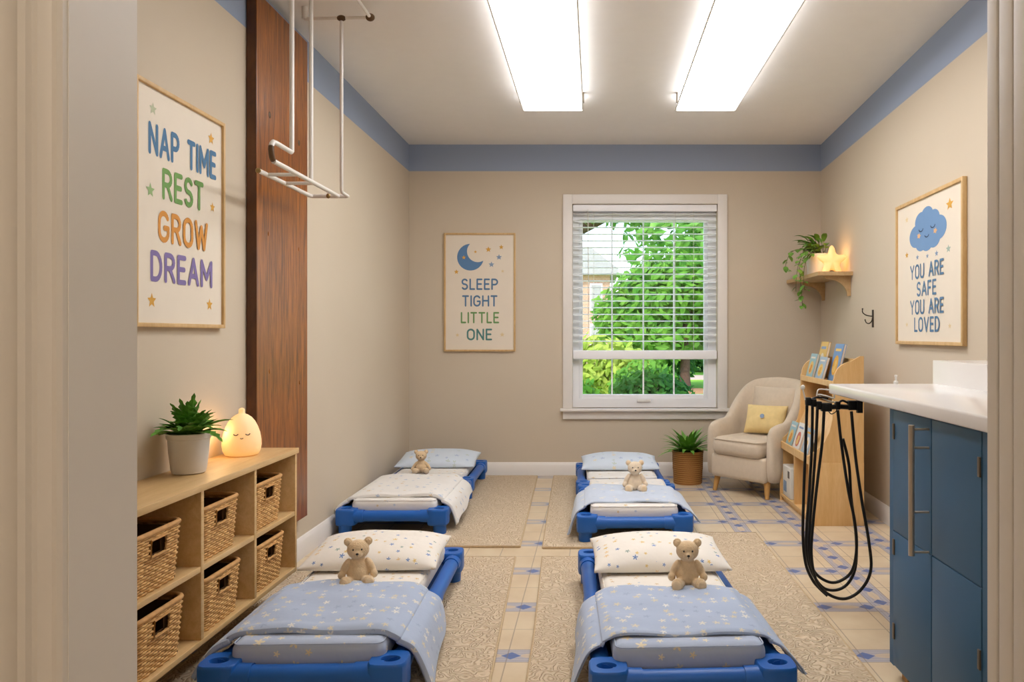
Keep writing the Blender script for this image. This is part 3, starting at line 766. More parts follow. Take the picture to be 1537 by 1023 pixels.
# ================================================================== pear night light
nl = thing('night_light', 'glowing pear-shaped night light with a sleeping face on the birch shelf', 'lamp', (-1.376, 2.985, .641))
prof = [(.045, 0), (.060, .004), (.068, .018), (.0715, .040), (.0705, .060), (.066, .085), (.058, .108), (.048, .128), (.036, .143), (.022, .153), (.0125, .157), (.0105, .162), (.0115, .170), (.009, .176), (.003, .179)]
prof = [(a*1.0, b*1.03) for a, b in prof]
mb = MB(); mb.lathe(prof, n=40); mb.build('body', 'pear_glow', nl, smooth=60)
fd = Vector((1.376, -2.985, 0)).normalized(); sd_ = Vector((-fd.y, fd.x, 0))
def onpear(a, z):       # angle around from the face direction
    r = .0705 if z < .062 else .0705-(z-.062)*.185
    d = fd*math.cos(a)+sd_*math.sin(a); return tuple(d*(r+.0008))+() if False else (d.x*(r+.0008), d.y*(r+.0008), z)
for c in (-.32, .32): MB().tube([onpear(c+.13*math.cos(math.radians(q)), .092+.007*math.sin(math.radians(q))) for q in range(200, 345, 16)], .0018, 5).build('eyelid', 'bear_dark', nl)
MB().tube([onpear(.07*math.cos(math.radians(q)), .076+.004*math.sin(math.radians(q))) for q in range(200, 345, 16)], .0015, 5).build('mouth', 'bear_dark', nl)
ld = bpy.data.lights.new('night_light_added_glow', 'POINT'); ld.energy = .3; ld.color = (1, .62, .28); ld.shadow_soft_size = .05
lo = bpy.data.objects.new('added_glow', ld); COL.objects.link(lo); lo.parent = nl; lo.location = (-.050, -.070, .10)  # point light added outside the pear's shell for a warm wall glow

# ================================================================== corner shelf, vine pot, star lamp
ws = thing('wall_shelf', 'pale wooden wall shelf with curved brackets in the right corner', 'shelf', (1.65, 5.62, 1.52))
mb = MB(); mb.prism([(1.512, 5.19), (XR(5.19)-.001, 5.19), (XR(6.045)-.001, 6.045), (1.512, 6.045)], 1.512, 1.538, 'XY')
mb.v = [(a-1.65, b-5.62, c-1.52) for a, b, c in mb.v]; mb.build('board', 'shelf_wood', ws)
for yy in (5.25, 5.93):
    xw = XR(yy)-.002
    poly = [(xw, 1.512), (xw, 1.375), (xw-.022, 1.372)]+[(xw-.022-.14*(1-math.cos(math.radians(q))), 1.38+.11*math.sin(math.radians(q))) for q in range(10, 91, 10)]+[(xw-.19, 1.512)]
    mb = MB(); mb.prism(poly, yy-.010, yy+.010, 'XZ'); mb.v = [(a-1.65, b-5.62, c-1.52) for a, b, c in mb.v]; mb.build('bracket', 'shelf_wood', ws)
vp = thing('trailing_plant', 'trailing pothos in a white pot on the corner shelf', 'potted plant', (1.640, 5.62, 1.538))
MB().lathe([(.070, 0), (.078, .005), (.088, .13), (.092, .152), (.092, .160), (.087, .161), (.084, .148)], n=32).build('pot', 'pot', vp, smooth=40)
MB().lathe([(0, .148), (.083, .148), (.083, .13), (0, .13)], n=24).build('soil', 'soil', vp)
rnd = random.Random(3); mb = MB(); st = MB()
for i in range(52):
    az = rnd.uniform(0, 2*PI)
    if math.cos(az) > .5: az += PI
    el = rnd.uniform(.5, 1.45); Ls = rnd.uniform(.04, .13); b = Vector((rnd.uniform(-.05, .04), rnd.uniform(-.05, .05), .15))
    e = b+Vector((math.cos(az)*math.cos(el), math.sin(az)*math.cos(el), math.sin(el)))*Ls
    st.tube([b, e], .0016, 4); leaf(mb, e, az, el*.7, rnd.uniform(.08, .12), rnd.uniform(.020, .028), 1.1, 0, 7)
vines = [[(-.06, -.06, .15), (-.12, -.12, .17), (-.175, -.14, .10), (-.20, -.15, 0), (-.205, -.15, -.12)],
         [(-.07, -.02, .15), (-.13, -.08, .16), (-.165, -.10, .08), (-.165, -.12, -.04), (-.155, -.12, -.15), (-.15, -.12, -.22)],
         [(-.05, -.05, .15), (-.10, -.11, .15), (-.14, -.14, .06), (-.15, -.15, -.05), (-.14, -.15, -.11)],
         [(-.03, .04, .15), (-.12, .03, .20), (-.21, -.03, .17), (-.25, -.05, .09), (-.26, -.06, .03)]]
for vi in vines:
    pts = catmull(vi, 6); st.tube(pts, .0018, 5)
    for j in range(2, len(pts), 2):
        az = rnd.uniform(PI*.7, PI*1.8); leaf(mb, pts[j], az, rnd.uniform(-.9, .2), rnd.uniform(.045, .062), rnd.uniform(.018, .024), .6, 0, 6)
mb.build('foliage', 'vine', vp); st.build('vine_stems', 'stem', vp)
sl = thing('star_lamp', 'glowing star-shaped night light on the corner shelf', 'lamp', (1.638, 5.30, 1.538), -.12)
pts = []
NN = 80
for i in range(NN):
    a = 2*PI*i/NN
    rr = .079+.024*math.cos(5*a)+.005*math.cos(10*a)
    x = rr*math.sin(a); z = rr*math.cos(a)+.078
    if z < .004: z = .0
    pts.append((x*.98, z*1.02))
mb = MB(); mid = [(-x*0, 0) for x, z in pts]
rings = [(.80, -.026), (.94, -.019), (1.0, 0), (.94, .019), (.80, .026)]
vs = []; fs = []
for k, yy in rings:
    for x, z in pts: vs.append((x*k, yy, max(0, (z-.075)*k+.075) if z > .004 else 0))
for r_ in range(4):
    for i in range(NN): fs.append((r_*NN+i, r_*NN+(i+1) % NN, (r_+1)*NN+(i+1) % NN, (r_+1)*NN+i))
vs += [(0, -.031, .075), (0, .031, .075)]; c0 = len(vs)-2
for i in range(NN): fs.append((c0, (i+1) % NN, i)); fs.append((c0+1, 4*NN+i, 4*NN+(i+1) % NN))
mb.add(vs, fs); mb.build('body', 'star_glow', sl, smooth=50)
ld = bpy.data.lights.new('star_lamp_added_glow', 'POINT'); ld.energy = .5; ld.color = (1, .55, .18); ld.shadow_soft_size = .03
lo = bpy.data.objects.new('added_glow', ld); COL.objects.link(lo); lo.parent = sl; lo.location = (.0, .075, .11)  # extra point light set behind the star to throw its glow on the wall
# wall hook
yy = 4.77; hk = thing('coat_hook', 'small dark metal double coat hook on the right wall', 'hook', (XR(yy), yy, 1.21), -SL)
MB().box((-.006, -.011, -.055), (0, .011, .055), .002).build('plate', 'hook', hk)
mb = MB(); mb.tube(catmull([(-.005, 0, .015), (-.02, 0, .016), (-.045, 0, .022), (-.065, 0, .038), (-.066, 0, .058)], 5), .0035, 6); mb.ell((-.066, 0, .060), (.005, .005, .005)); mb.build('upper_prong', 'hook', hk, smooth=60)
mb = MB(); mb.tube(catmull([(-.005, 0, .01), (-.010, 0, -.015), (-.025, 0, -.030), (-.042, 0, -.026), (-.050, 0, -.010)], 5), .0032, 6); mb.ell((-.050, 0, -.008), (.0045, .0045, .0045)); mb.build('lower_prong', 'hook', hk, smooth=60)

# ================================================================== cots
def ringpoly(cx, cy, rx, ry, n): return [(cx+rx*math.cos(2*PI*i/n), cy+ry*math.sin(2*PI*i/n)) for i in range(n)]
CT = .148                                        # cot top height
def corner(sx, sy):
    """moulded corner: chunky L block with an oval stacking hole on top and a round leg"""
    mb = MB(); n = 24; a = .115; r = .035
    # outline of the rounded block as a loop round the hole centre
    c = (-.038*sx, -.038*sy)
    out = []
    for i in range(n):
        th = 2*PI*i/n; dx, dy = math.cos(th)*sx, math.sin(th)*sy
        # superellipse block 0..-a in each direction from the outer corner
        p = 4.5; k = (abs(math.cos(th))**p+abs(math.sin(th))**p)**(-1/p)
        out.append((-a/2*sx+dx*k*a/2, -a/2*sy+dy*k*a/2))
    def ring(k, z): return [((x+a/2*sx)*k-a/2*sx, (y+a/2*sy)*k-a/2*sy, z) for x, y in out]
    hole = [(-.052*sx+math.cos(2*PI*i/n)*sx*.030, -.052*sy+math.sin(2*PI*i/n)*sy*.022) for i in range(n)]
    rings = [ring(.90, .060), ring(.97, .064), ring(1.0, .072), ring(1.0, CT-.010), ring(.975, CT-.003), ring(.93, CT),
             [(x, y, CT) for x, y in hole], [(x, y, CT-.004) for x, y in [((h[0]+.052*sx)*.93-.052*sx, (h[1]+.052*sy)*.93-.052*sy) for h in hole]], [(x, y, CT-.045) for x, y in [((h[0]+.052*sx)*.85-.052*sx, (h[1]+.052*sy)*.85-.052*sy) for h in hole]]]
    vs = [p for q in rings for p in q]; fs = []
    for i in range(len(rings)-1):
        for k in range(n): fs.append((i*n+k, i*n+(k+1) % n, (i+1)*n+(k+1) % n, (i+1)*n+k))
    fs.append(tuple(range(n))); fs.append(tuple((len(rings)-1)*n+k for k in range(n)))
    mb.add(vs, fs)
    # sockets that swallow the rails
    mb.tube([(-.07*sx, -.040*sy, .108), (-.155*sx, -.040*sy, .108)], [.037, .034], 16)
    mb.tube([(-.040*sx, -.07*sy, .108), (-.040*sx, -.155*sy, .108)], [.037, .034], 16)
    mb.lathe([(.030, 0), (.034, .003), (.037, .06), (.040, .075)], (-.048*sx, -.048*sy, 0), 20)
    return mb
def cot(loc, rotz, W_, L, label, loc_label):
    t = thing('sleeping_cot', label, 'cot', loc, rotz, 'blue plastic sleeping cots')
    for sx in (-1, 1):
        for sy in (-1, 1):
            o = corner(sx, sy).build('corner_leg', 'blue_plastic', t, smooth=40); o.location = (sx*W_/2, sy*L/2, 0)
    for sx in (-1, 1):
        x = sx*(W_/2-.040); MB().tube([(x, -L/2+.10, .108), (x, L/2-.10, .108)], .030, 20).build('side_rail', 'blue_plastic', t, smooth=40)
    for sy in (-1, 1):
        y = sy*(L/2-.040); MB().tube([(-W_/2+.10, y, .108), (W_/2-.10, y, .108)], .030, 20).build('end_rail', 'blue_plastic', t, smooth=40)
    if L > 1.0:
        for sx in (-1, 1):
            x = sx*(W_/2-.040); MB().tube([(x, .02, .108), (x, .08, .108)], .034, 20).build('rail_coupling', 'blue_plastic', t, smooth=40)
    MB().box((-W_/2+.04, -L/2+.04, .098), (W_/2-.04, L/2-.04, .106)).build('canvas', 'canvas', t)
    return t
def local_on(c, x, y, z):        # point given in a cot's own frame -> world
    l, r = c; return (l[0]+x*math.cos(r)-y*math.sin(r), l[1]+x*math.sin(r)+y*math.cos(r), z)
def cushion_mesh(w, d, h, n=18, pinch=.06, corner=.0, seed=0, edge=.004):
    """pillow: two puffed sheets joined at a seam, corners drawn out"""
    rnd = random.Random(seed); ph = [rnd.uniform(0, 6.28) for _ in range(6)]
    vs = []; idx = {}; fs = []
    def P(u, v, side):
        k = (1-abs(u)**2.6)*(1-abs(v)**2.6); k = max(0, k)**.55
        x = u*w/2*(1-pinch*(1-v*v)*0-pinch*(1-abs(v)**2)*abs(u)**3*.6)
        y = v*d/2*(1-pinch*(1-abs(u)**2)*abs(v)**3*.6)
        wr = (math.sin(u*7+ph[0]+v*3)*.5+math.sin(v*9+ph[1]-u*4)*.5)*.035*h*k
        top = k*h*(.72 if side > 0 else .28)
        return (x, y, h*.28+(top+wr if side > 0 else -top)+edge*side)
    for side in (1, -1):
        for i in range(n+1):
            for j in range(n+1):
                u, v = -math.cos(PI*i/n), -math.cos(PI*j/n)
                idx[(side, i, j)] = len(vs); vs.append(P(u, v, side))
        for i in range(n):
            for j in range(n):
                q = [idx[(side, i, j)], idx[(side, i+1, j)], idx[(side, i+1, j+1)], idx[(side, i, j+1)]]
                fs.append(tuple(q) if side > 0 else tuple(reversed(q)))
    for i in range(n):
        for (a, b) in (((i, 0), (i+1, 0)), ((i+1, n), (i, n)), ((0, i+1), (0, i)), ((n, i), (n, i+1))):
            fs.append((idx[(1,)+a], idx[(-1,)+a], idx[(-1,)+b], idx[(1,)+b]))
    return vs, fs
def pillow(c, x, y, z, w, d, h, mat, label, tilt=0, seed=0, rz=0):
    mb = MB(); vs, fs = cushion_mesh(w, d, h, seed=seed)
    ct, s2 = math.cos(tilt), math.sin(tilt)
    vs = [(a, b*ct-q*s2, q*ct+b*s2) for a, b, q in vs]; lo_ = min(v[2] for v in vs); vs = [(a, b, q-lo_) for a, b, q in vs]
    mb.add(vs, fs)
    o = mb.build('pillow', mat, None, smooth=75, loc=local_on(c, x, y, z), rotz=c[1]+rz)
    return tag(o, label, 'pillow', 'pillows on the cots')
def mattress(c, W_, y0, y1, zt, mat, label):
    t = thing('mattress', label, 'mattress', local_on(c, 0, (y0+y1)/2, .107), c[1], 'thin mattresses on the cots')
    L = y1-y0; mb = MB(); hz = zt-.107; w = W_-.150
    vs, fs = rbox(-w/2, w/2, -L/2, L/2, 0, hz, .030, 5)
    mb.add(vs, fs); mb.build('pad', mat, t, smooth=60)
    mb = MB(); r = .055
    lp = []
    for cx_, cy_, a0_ in ((w/2-.03, L/2-.03, 0), (-w/2+.03, L/2-.03, 90), (-w/2+.03, -L/2+.03, 180), (w/2-.03, -L/2+.03, 270)):
        lp += [(cx_+.0235*math.cos(math.radians(a0_+q)), cy_+.0235*math.sin(math.radians(a0_+q)), hz-.0065) for q in range(0, 91, 15)]
    mb.tube(lp, .0022, 5, closed=True); mb.build('seam', mat, t, smooth=60)
    return t
def blanket(c, W_, y0, y1, zt, mat, label, drop_n=(.09, .09), drop_f=(.05, .05), flare=.03, seed=0, top=.012, fold=True, limx=None):
    """cloth over the mattress, sinking to the rails and hanging past them"""
    rnd = random.Random(seed); ph = [rnd.uniform(0, 6.28) for _ in range(8)]
    hw = W_/2; mw = (W_-.150)/2
    nv = 26
    # cross-section parameter s in [-1,1]
    def prof(side, drop, fl, k):
        # list of (x, z) from centre outwards
        out = [(0, zt+top), (mw*.35, zt+top+.002), (mw*.7, zt+top), (mw*.88, zt+top-.002), (mw+.006, zt+top-.009), (mw+.03, zt+top-.022), (hw-.045, .176), (hw-.02, .165), (hw+.002, .148), (hw+.012+fl*.35, .140-drop*.30), (hw+.018+fl*.7, .136-drop*.65), (hw+.022+fl, .132-drop)]
        return [Vector((side*a, 0, b)) for a, b in out]
    rows = []
    for j in range(nv+1):
        t = j/nv; e = t
        row = []
        for side, q in ((-1, 0), (1, 1)):
            drop = drop_n[q]+(drop_f[q]-drop_n[q])*t; drop = max(.015, drop+.008*math.sin(t*9+ph[q]))
            fl = flare*(1-t)+.004*math.sin(t*8+ph[q+2])
            pr = catmull(prof(side, drop, max(0, fl), 0), 3)
            if side < 0: row += list(reversed(pr))
            else: row += pr[1:]
        yy = y0+(y1-y0)*t
        m_ = len(row)
        for i, p in enumerate(row):
            u = (i/(m_-1))*2-1
            p.y = yy-(.0+.020*(1-t))*abs(u)**3*1.2+.006*math.sin(u*5+ph[5])*(1 if t < .5 else 1)-.030*(u*u)*t+.01*t
            if abs(p.x) < mw: p.z += .0035*math.sin(p.x*22+t*6+ph[4])+.0025*math.sin(t*17+p.x*9+ph[6])
            # rolled near and far hem
            if t < .08: p.z += .006*(1-((t-.04)/.04)**2) if abs(p.x) < mw else 0
        rows.append(row)
    # near hem curls under
    hem = [p.copy() for p in rows[0]]
    for p in hem: p.z -= .010; p.y += .004
    rows = [hem]+rows
    if limx is not None:
        for r_ in rows:
            for p in r_: p.x = min(max(p.x, limx[0]), limx[1])
    mm = len(rows[0]); vs = [tuple(p) for r_ in rows for p in r_]
    fs = [(j*mm+i, j*mm+i+1, (j+1)*mm+i+1, (j+1)*mm+i) for j in range(len(rows)-1) for i in range(mm-1)]
    mb = MB(); mb.add(vs, fs)
    o = mb.build('blanket', mat, None, smooth=80, loc=(c[0][0], c[0][1], 0), rotz=c[1], mods=(('SUBSURF', dict(levels=1, render_levels=1)), ('SOLIDIFY', dict(thickness=.009, offset=1))))
    return tag(o, label, 'blanket', 'blankets over the cots')
# teddy bears
def bake(mb, voxel, name):
    me = bpy.data.meshes.new(name); me.from_pydata(mb.v, [], mb.f)
    o = bpy.data.objects.new(name, me); COL.objects.link(o)
    md = o.modifiers.new('r', 'REMESH'); md.mode = 'VOXEL'; md.voxel_size = voxel
    sm = o.modifiers.new('s', 'SMOOTH'); sm.factor = .5; sm.iterations = 4
    dg = bpy.context.evaluated_depsgraph_get(); dg.update()
    me2 = bpy.data.meshes.new_from_object(o.evaluated_get(dg)); me2.name = name
    for p in me2.polygons: p.use_smooth = True
    bpy.data.objects.remove(o); bpy.data.meshes.remove(me)
    return me2
def rot(ax, deg): return Matrix.Rotation(math.radians(deg), 3, ax)
def bear_body(pose):
    mb = MB()
    mb.ell((0, .012, .054), (.039, .033, .050), rot('X', -6)); mb.ell((0, .006, .040), (.041, .036, .037))
    mb.ell((0, .004, .129), (.041, .034, .036)); mb.ell((0, -.024, .118), (.018, .015, .014)); mb.ell((0, .01, .096), (.022, .02, .014))
    for s in (-1, 1):
        mb.ell((s*.036, .008, .157), (.016, .009, .016), n=12, m=8)
        if pose == 0: mb.ell((s*.045, .002, .066), (.014, .015, .036), rot('Y', -s*26)); mb.ell((s*.057, -.008, .040), (.014, .015, .016))
        else: mb.ell((s*.045, .004, .060), (.012, .013, .038), rot('Y', -s*38)); mb.ell((s*.062, -.004, .034), (.012, .013, .013))
        mb.ell((s*.031, -.028, .020), (.019, .036, .019), rot('Z', s*14)); mb.ell((s*.040, -.052, .024), (.022, .016, .024), rot('Z', s*14))
    return mb
bear_data = [bake(bear_body(0), .0026, 'bear_body'), bake(bear_body(1), .0026, 'bear_body')]
def bear(loc, rotz, mat, label, sc=1.0, pose=0):
    t = thing('teddy_bear', label, 'soft toy', loc, rotz, 'teddy bears sitting on the cots'); t.scale = (sc, sc, sc)
    me = bear_data[pose].copy(); me.materials.clear(); me.materials.append(M[mat])
    b = bpy.data.objects.new('body', me); COL.objects.link(b); b.parent = t
    for s in (-1, 1):
        MB().ell((s*.0150, -.0262, .135), (.0032, .0026, .0036), n=10, m=8).build('eye', 'bear_dark', t, smooth=60)
        MB().ell((s*.036, .0010, .157), (.0105, .004, .0105), n=12, m=8).build('inner_ear', 'bear_foot', t, smooth=60)
        MB().ell((s*.0440, -.0655, .0245), (.0170, .0045, .0190), rot('Z', s*14), 14, 8).build('foot_pad', 'bear_foot', t, smooth=60)
    MB().ell((0, -.0385, .122), (.0052, .0035, .0042), n=10, m=8).build('nose', 'bear_dark', t, smooth=60)
    MB().tube([(0, -.0388, .119), (0, -.0385, .1135), (0, -.0378, .112)], .0008, 5).build('mouth', 'bear_dark', t)
    return t
# six cots: (centre, rotation)
W1 = .608
def cc(x0, y0, x1, y1):        # from foot-end centre to head-end centre
    return ((((x0+x1)/2, (y0+y1)/2, 0), math.atan2(-(x1-x0), y1-y0)), math.hypot(x1-x0, y1-y0))
NL, LNL = cc(-.858, 2.22, -.893, 3.47)
NR, LNR = cc(.288, 2.19, .226, 3.46)
ML, LML = cc(-1.122, 4.20, -1.125, 5.085)
MR, LMR = cc(.214, 4.05, .200, 4.975)
FL_, LFL = cc(-1.122, 5.10, -1.135, 5.90)
FR, LFR = cc(.185, 4.99, .165, 5.78)
cot(NL[0], NL[1], W1, LNL, 'blue cot with starry blanket nearest on the left beside the cubby shelf', '')
cot(NR[0], NR[1], W1, LNR, 'blue cot with starry blanket nearest on the right', '')
cot(ML[0], ML[1], .62, LML, 'blue cot with white blanket in the middle of the left row', '')
cot(MR[0], MR[1], .625, LMR, 'blue cot with pale blue blanket in the middle of the right row', '')
cot(FL_[0], FL_[1], .62, LFL, 'blue cot without blanket in the far left corner', '')
cot(FR[0], FR[1], .62, LFR, 'blue cot without blanket below the window', '')
h = LNL/2
mattress(NL, W1, -h+.065, -.10, .192, 'blue_mattress', 'blue starry mattress foot section on the near left cot')
mattress(NR, W1, -h+.065, -.10, .192, 'blue_mattress', 'blue starry mattress foot section on the near right cot')
mattress(NL, W1, -.098, h-.07, .188, 'cream_sheet', 'cream starry mattress under the bear on the near left cot')
mattress(NR, W1, -.098, h-.07, .188, 'cream_sheet', 'cream starry mattress under the bear on the near right cot')
mattress(ML, .62, -LML/2+.065, LML/2-.07, .192, 'white_sheet', 'white starry mattress on the middle left cot')
mattress(MR, .625, -LMR/2+.065, LMR/2-.07, .192, 'white_sheet', 'white starry mattress on the middle right cot')
mattress(FL_, .62, -LFL/2+.065, LFL/2-.07, .170, 'white_sheet', 'white starry mattress on the cot in the far left corner')
mattress(FR, .62, -LFR/2+.065, LFR/2-.07, .170, 'white_sheet', 'white starry mattress on the cot below the window')
blanket(NL, W1, -h+.13, -.065, .192, 'blue_blanket', 'light blue blanket with cream stars over the near left cot', (.05, .11), (.02, .07), .03, 1)
blanket(NR, W1, -h+.13, -.065, .192, 'blue_blanket', 'light blue blanket with cream stars over the near right cot', (.10, .05), (.05, .03), .03, 2)
blanket(ML, .62, -LML/2+.12, LML/2-.15, .192, 'white_blanket', 'white speckled blanket over the middle left cot', (.02, .08), (.015, .03), .02, 3, limx=(-.335, .6))
blanket(MR, .625, -LMR/2+.12, .12, .192, 'pale_blanket', 'pale blue blanket over the middle right cot', (.09, .03), (.05, .02), .02, 4)
pillow(NL, .0, h-.335, .188, .53, .37, .088, 'white_pillow', 'white starry pillow behind the bear on the near left cot', .07, 1)
pillow(NR, .01, h-.335, .188, .53, .37, .088, 'white_pillow', 'white starry pillow behind the bear on the near right cot', .07, 2)
pillow(FL_, .0, .05, .170, .56, .36, .082, 'pale_blue_pillow', 'pale blue pillow on the cot in the far left corner', .12, 3)
pillow(FR, .0, .06, .170, .54, .36, .082, 'pale_blue_pillow', 'pale blue pillow on the cot below the window', .08, 4)
bear((-.872, 2.82, .191), .22, 'bear', 'tan knitted teddy bear sitting on the near left cot', 1.0)
bear((.337, 2.79, .191), -.02, 'bear', 'tan knitted teddy bear sitting on the near right cot', 1.02)
bear((-1.18, 5.20, .170), .14, 'bear', 'tan teddy bear with arms spread on the cot in the far left corner', .92, 1)
bear((.235, 4.50, .191), .05, 'bear_pale', 'pale beige teddy bear at the head of the middle right cot', 1.06)

# ================================================================== armchair
ca = math.atan2(-(1.162-.867), .0) if False else 0
CH = thing('armchair', 'cream upholstered armchair with wooden legs in the far right corner', 'armchair', (1.180, 5.475, 0), -math.radians(47)); CH.scale = (.88, .88, 1.02)
# local frame: front faces -y.
def shell_path(n=60):
    hw, fr, bk, rc = .285, -.29, .25, .22
    pts = []
    pts += [(hw, fr+(bk-rc-fr)*i/16) for i in range(16)]
    pts += [(hw-rc+rc*math.cos(PI/2*i/12), bk-rc+rc*math.sin(PI/2*i/12)) for i in range(12)]
    pts += [((hw-rc)*(1-2*i/12), bk) for i in range(12)]
    pts += [(-hw+rc-rc*math.sin(PI/2*i/12), bk-rc+rc*math.cos(PI/2*i/12)) for i in range(12)]
    pts += [(-hw, bk-rc-(bk-rc-fr)*i/16) for i in range(17)]
    return pts
path = shell_path(); mb = MB(); rings = []
def smooth01(t): t = max(0, min(1, t)); return t*t*(3-2*t)
for i, (x, y) in enumerate(path):
    a = path[max(i-1, 0)]; b = path[min(i+1, len(path)-1)]
    tx, ty = b[0]-a[0], b[1]-a[1]; L = math.hypot(tx, ty); nx, ny = ty/L, -tx/L      # outward
    k = smooth01((y+.10)/.33)
    top = .475+.02*smooth01((y+.29)/.2)+(.250)*k+.035*k*max(0, 1-(x/.27)**2)
    th = .105+.0*k; zb = .105
    # front faces of the arms are rounded
    endf = min(i, len(path)-1-i); er = min(1, math.sin(PI/2*min(1, (endf+.5)/4.5)))
    th2 = th*(.35+.65*er); top2 = top-(1-er)*.035; zb2 = zb+(1-er)*.02
    sec = []
    for q in range(24):
        an = 2*PI*q/24; p = 3.2
        cxx = math.cos(an); czz = math.sin(an); kk = (abs(cxx)**p+abs(czz)**p)**(-1/p)
        off = cxx*kk*th2/2; z = (zb2+top2)/2+czz*kk*(top2-zb2)/2
        lean = .055*k*max(0, (z-.40)/.4)       # backrest leans out
        narrow = -.030*(1-k)*0
        flare = .012*max(0, (z-.3)/.2) if z > .3 else 0
        sec.append((x+nx*(off+lean*(.25+.75*abs(ny))), y+ny*(off+lean), z))
    rings.append(sec)
vs = [p for r_ in rings for p in r_]; n = 24
fs = [(i*n+k, i*n+(k+1) % n, (i+1)*n+(k+1) % n, (i+1)*n+k) for i in range(len(rings)-1) for k in range(n)]
fs.append(tuple(range(n))); fs.append(tuple((len(rings)-1)*n+k for k in range(n)))
mb.add(vs, fs); mb.build('back_and_arms', 'chair', CH, smooth=70)
MB().box((-.26, -.315, .105), (.26, .22, .27), .03).build('seat_base', 'chair', CH, smooth=60)
mb = MB(); vs, fs = rbox(-.232, .232, -.345, .20, .262, .385, .05, 5)
vs = [(a, b, c+.018*(1-(a/.24)**2)*(1-((b+.07)/.28)**2) if c > .325 else c) for a, b, c in vs]
mb.add(vs, fs); mb.build('seat_cushion', 'chair', CH, smooth=70)
mb = MB(); lp = []
for cx_, cy_, a0_ in ((.182, .15, 0), (-.182, .15, 90), (-.182, -.295, 180), (.182, -.295, 270)):
    lp += [(cx_+.046*math.cos(math.radians(a0_+q)), cy_+.046*math.sin(math.radians(a0_+q)), .372) for q in range(0, 91, 15)]
mb.tube(lp, .0035, 6, closed=True); mb.build('piping', 'chair', CH, smooth=60)
mb = MB(); q = cushion_mesh(.40, .36, .10, pinch=.02)
ct, s2 = math.cos(math.radians(80)), math.sin(math.radians(80))
mb.add([(a, b*ct-c*s2+.212, c*ct+b*s2+.530) for a, b, c in q[0]], q[1]); mb.build('back_pad', 'chair', CH, smooth=70)
for sx in (-1, 1):
    for sy in (-1, 1):
        MB().tube([(sx*.235, sy*.225-.02, .12), (sx*.25, sy*.25-.02, 0)], [.027, .016], 14).build('leg', 'leg_wood', CH, smooth=40)
# yellow cushion on the seat
mb = MB(); q = cushion_mesh(.30, .215, .09, pinch=.10, seed=9)
ct, s2 = math.cos(math.radians(66)), math.sin(math.radians(66))
vv = [(a, b*ct-c*s2, c*ct+b*s2) for a, b, c in q[0]]; lo_ = min(v[2] for v in vv); vv = [(a, b, c-lo_) for a, b, c in vv]
mb.add(vv, q[1])
ang = -math.radians(47); lx_, ly_ = .02, .055
cu = thing('yellow_cushion', 'small yellow cushion leaning in the cream armchair', 'cushion', (1.180+lx_*math.cos(ang)-ly_*math.sin(ang), 5.475+lx_*math.sin(ang)+ly_*math.cos(ang), .404), ang+math.radians(14))
mb.build('cover', 'yellow_cushion', cu, smooth=75)
def onc(a, b):        # emblem raised slightly off the cushion front
    c = .0; k = ((1-abs(a/.16)**2.6)*(1-abs(b/.1175)**2.6))**.55; z = .1*.28+k*.1*.72+.006
    return (a, b*ct-z*s2, z*ct+b*s2-lo_)
mb = MB(); mb.add([onc(.016*math.cos(2*PI*i/20), .016*math.sin(2*PI*i/20)) for i in range(20)], [tuple(range(20))]); mb.build('emblem', 'ink_soft_blue', cu)

# ================================================================== book display
BS = thing('book_display', 'tiered maple book display with curved sides against the right wall', 'bookcase', (1.42, 4.83, 0))
def bpt(mb, name, mat='maple_v', **k):
    mb.v = [(a-1.42, b-4.83, c) for a, b, c in mb.v]; return mb.build(name, mat, BS, smooth=30, **k)
B0, B1 = 4.45, 5.165; XB = 1.562; XLo = 1.245; XUp = 1.385
side = [(XB, 0), (XB, .985), (XB-.02, .985), (XB-.055, .965)]+[(XUp+.006+.115*(1-math.sin(math.radians(a)))**1.0, .855+.10*math.cos(math.radians(a))) for a in range(10, 91, 10)]+[(XUp, .84), (XUp, .80), (XUp-.005, .62), (XUp-.022, .545), (XUp-.055, .48), (XLo+.035, .43), (XLo, .405), (XLo, 0)]
for yy in (B0, B1-.018): bpt(MB().prism(side, yy, yy+.018, 'XZ'), 'side_panel')
bpt(MB().box((XLo+.002, B0-.005, .0), (XB, B0-.0005, .366), .0015), 'base_side')
bpt(MB().box((XB-.012, B0+.018, .02), (XB, B1-.018, .965)), 'back_panel')
bpt(MB().box((XLo+.002, B0+.018, .352), (XB-.012, B1-.018, .370)), 'tray')
bpt(MB().box((XLo+.001, B0+.018, .37), (XLo+.013, B1-.018, .398)), 'ledge')
bpt(MB().box((XUp+.002, B0+.018, .805), (XB-.012, B1-.018, .822)), 'tray')
bpt(MB().box((XUp+.001, B0+.018, .812), (XUp+.012, B1-.018, .838)), 'ledge')
bpt(MB().box((XLo+.004, B0+.018, .03), (XB-.012, B1-.018, .048)), 'bottom_shelf')
bpt(MB().box((XLo+.02, B0+.018, .0), (XLo+.035, B1-.018, .03)), 'plinth')
bpt(MB().box((XLo+.004, 4.80, .048), (XB-.012, 4.816, .352)), 'divider')
bpt(MB().prism([(XLo+.06, .37), (XLo+.072, .37), (XUp+.075, .69), (XUp+.063, .69)], B0+.018, B1-.018, 'XZ'), 'sloped_back')
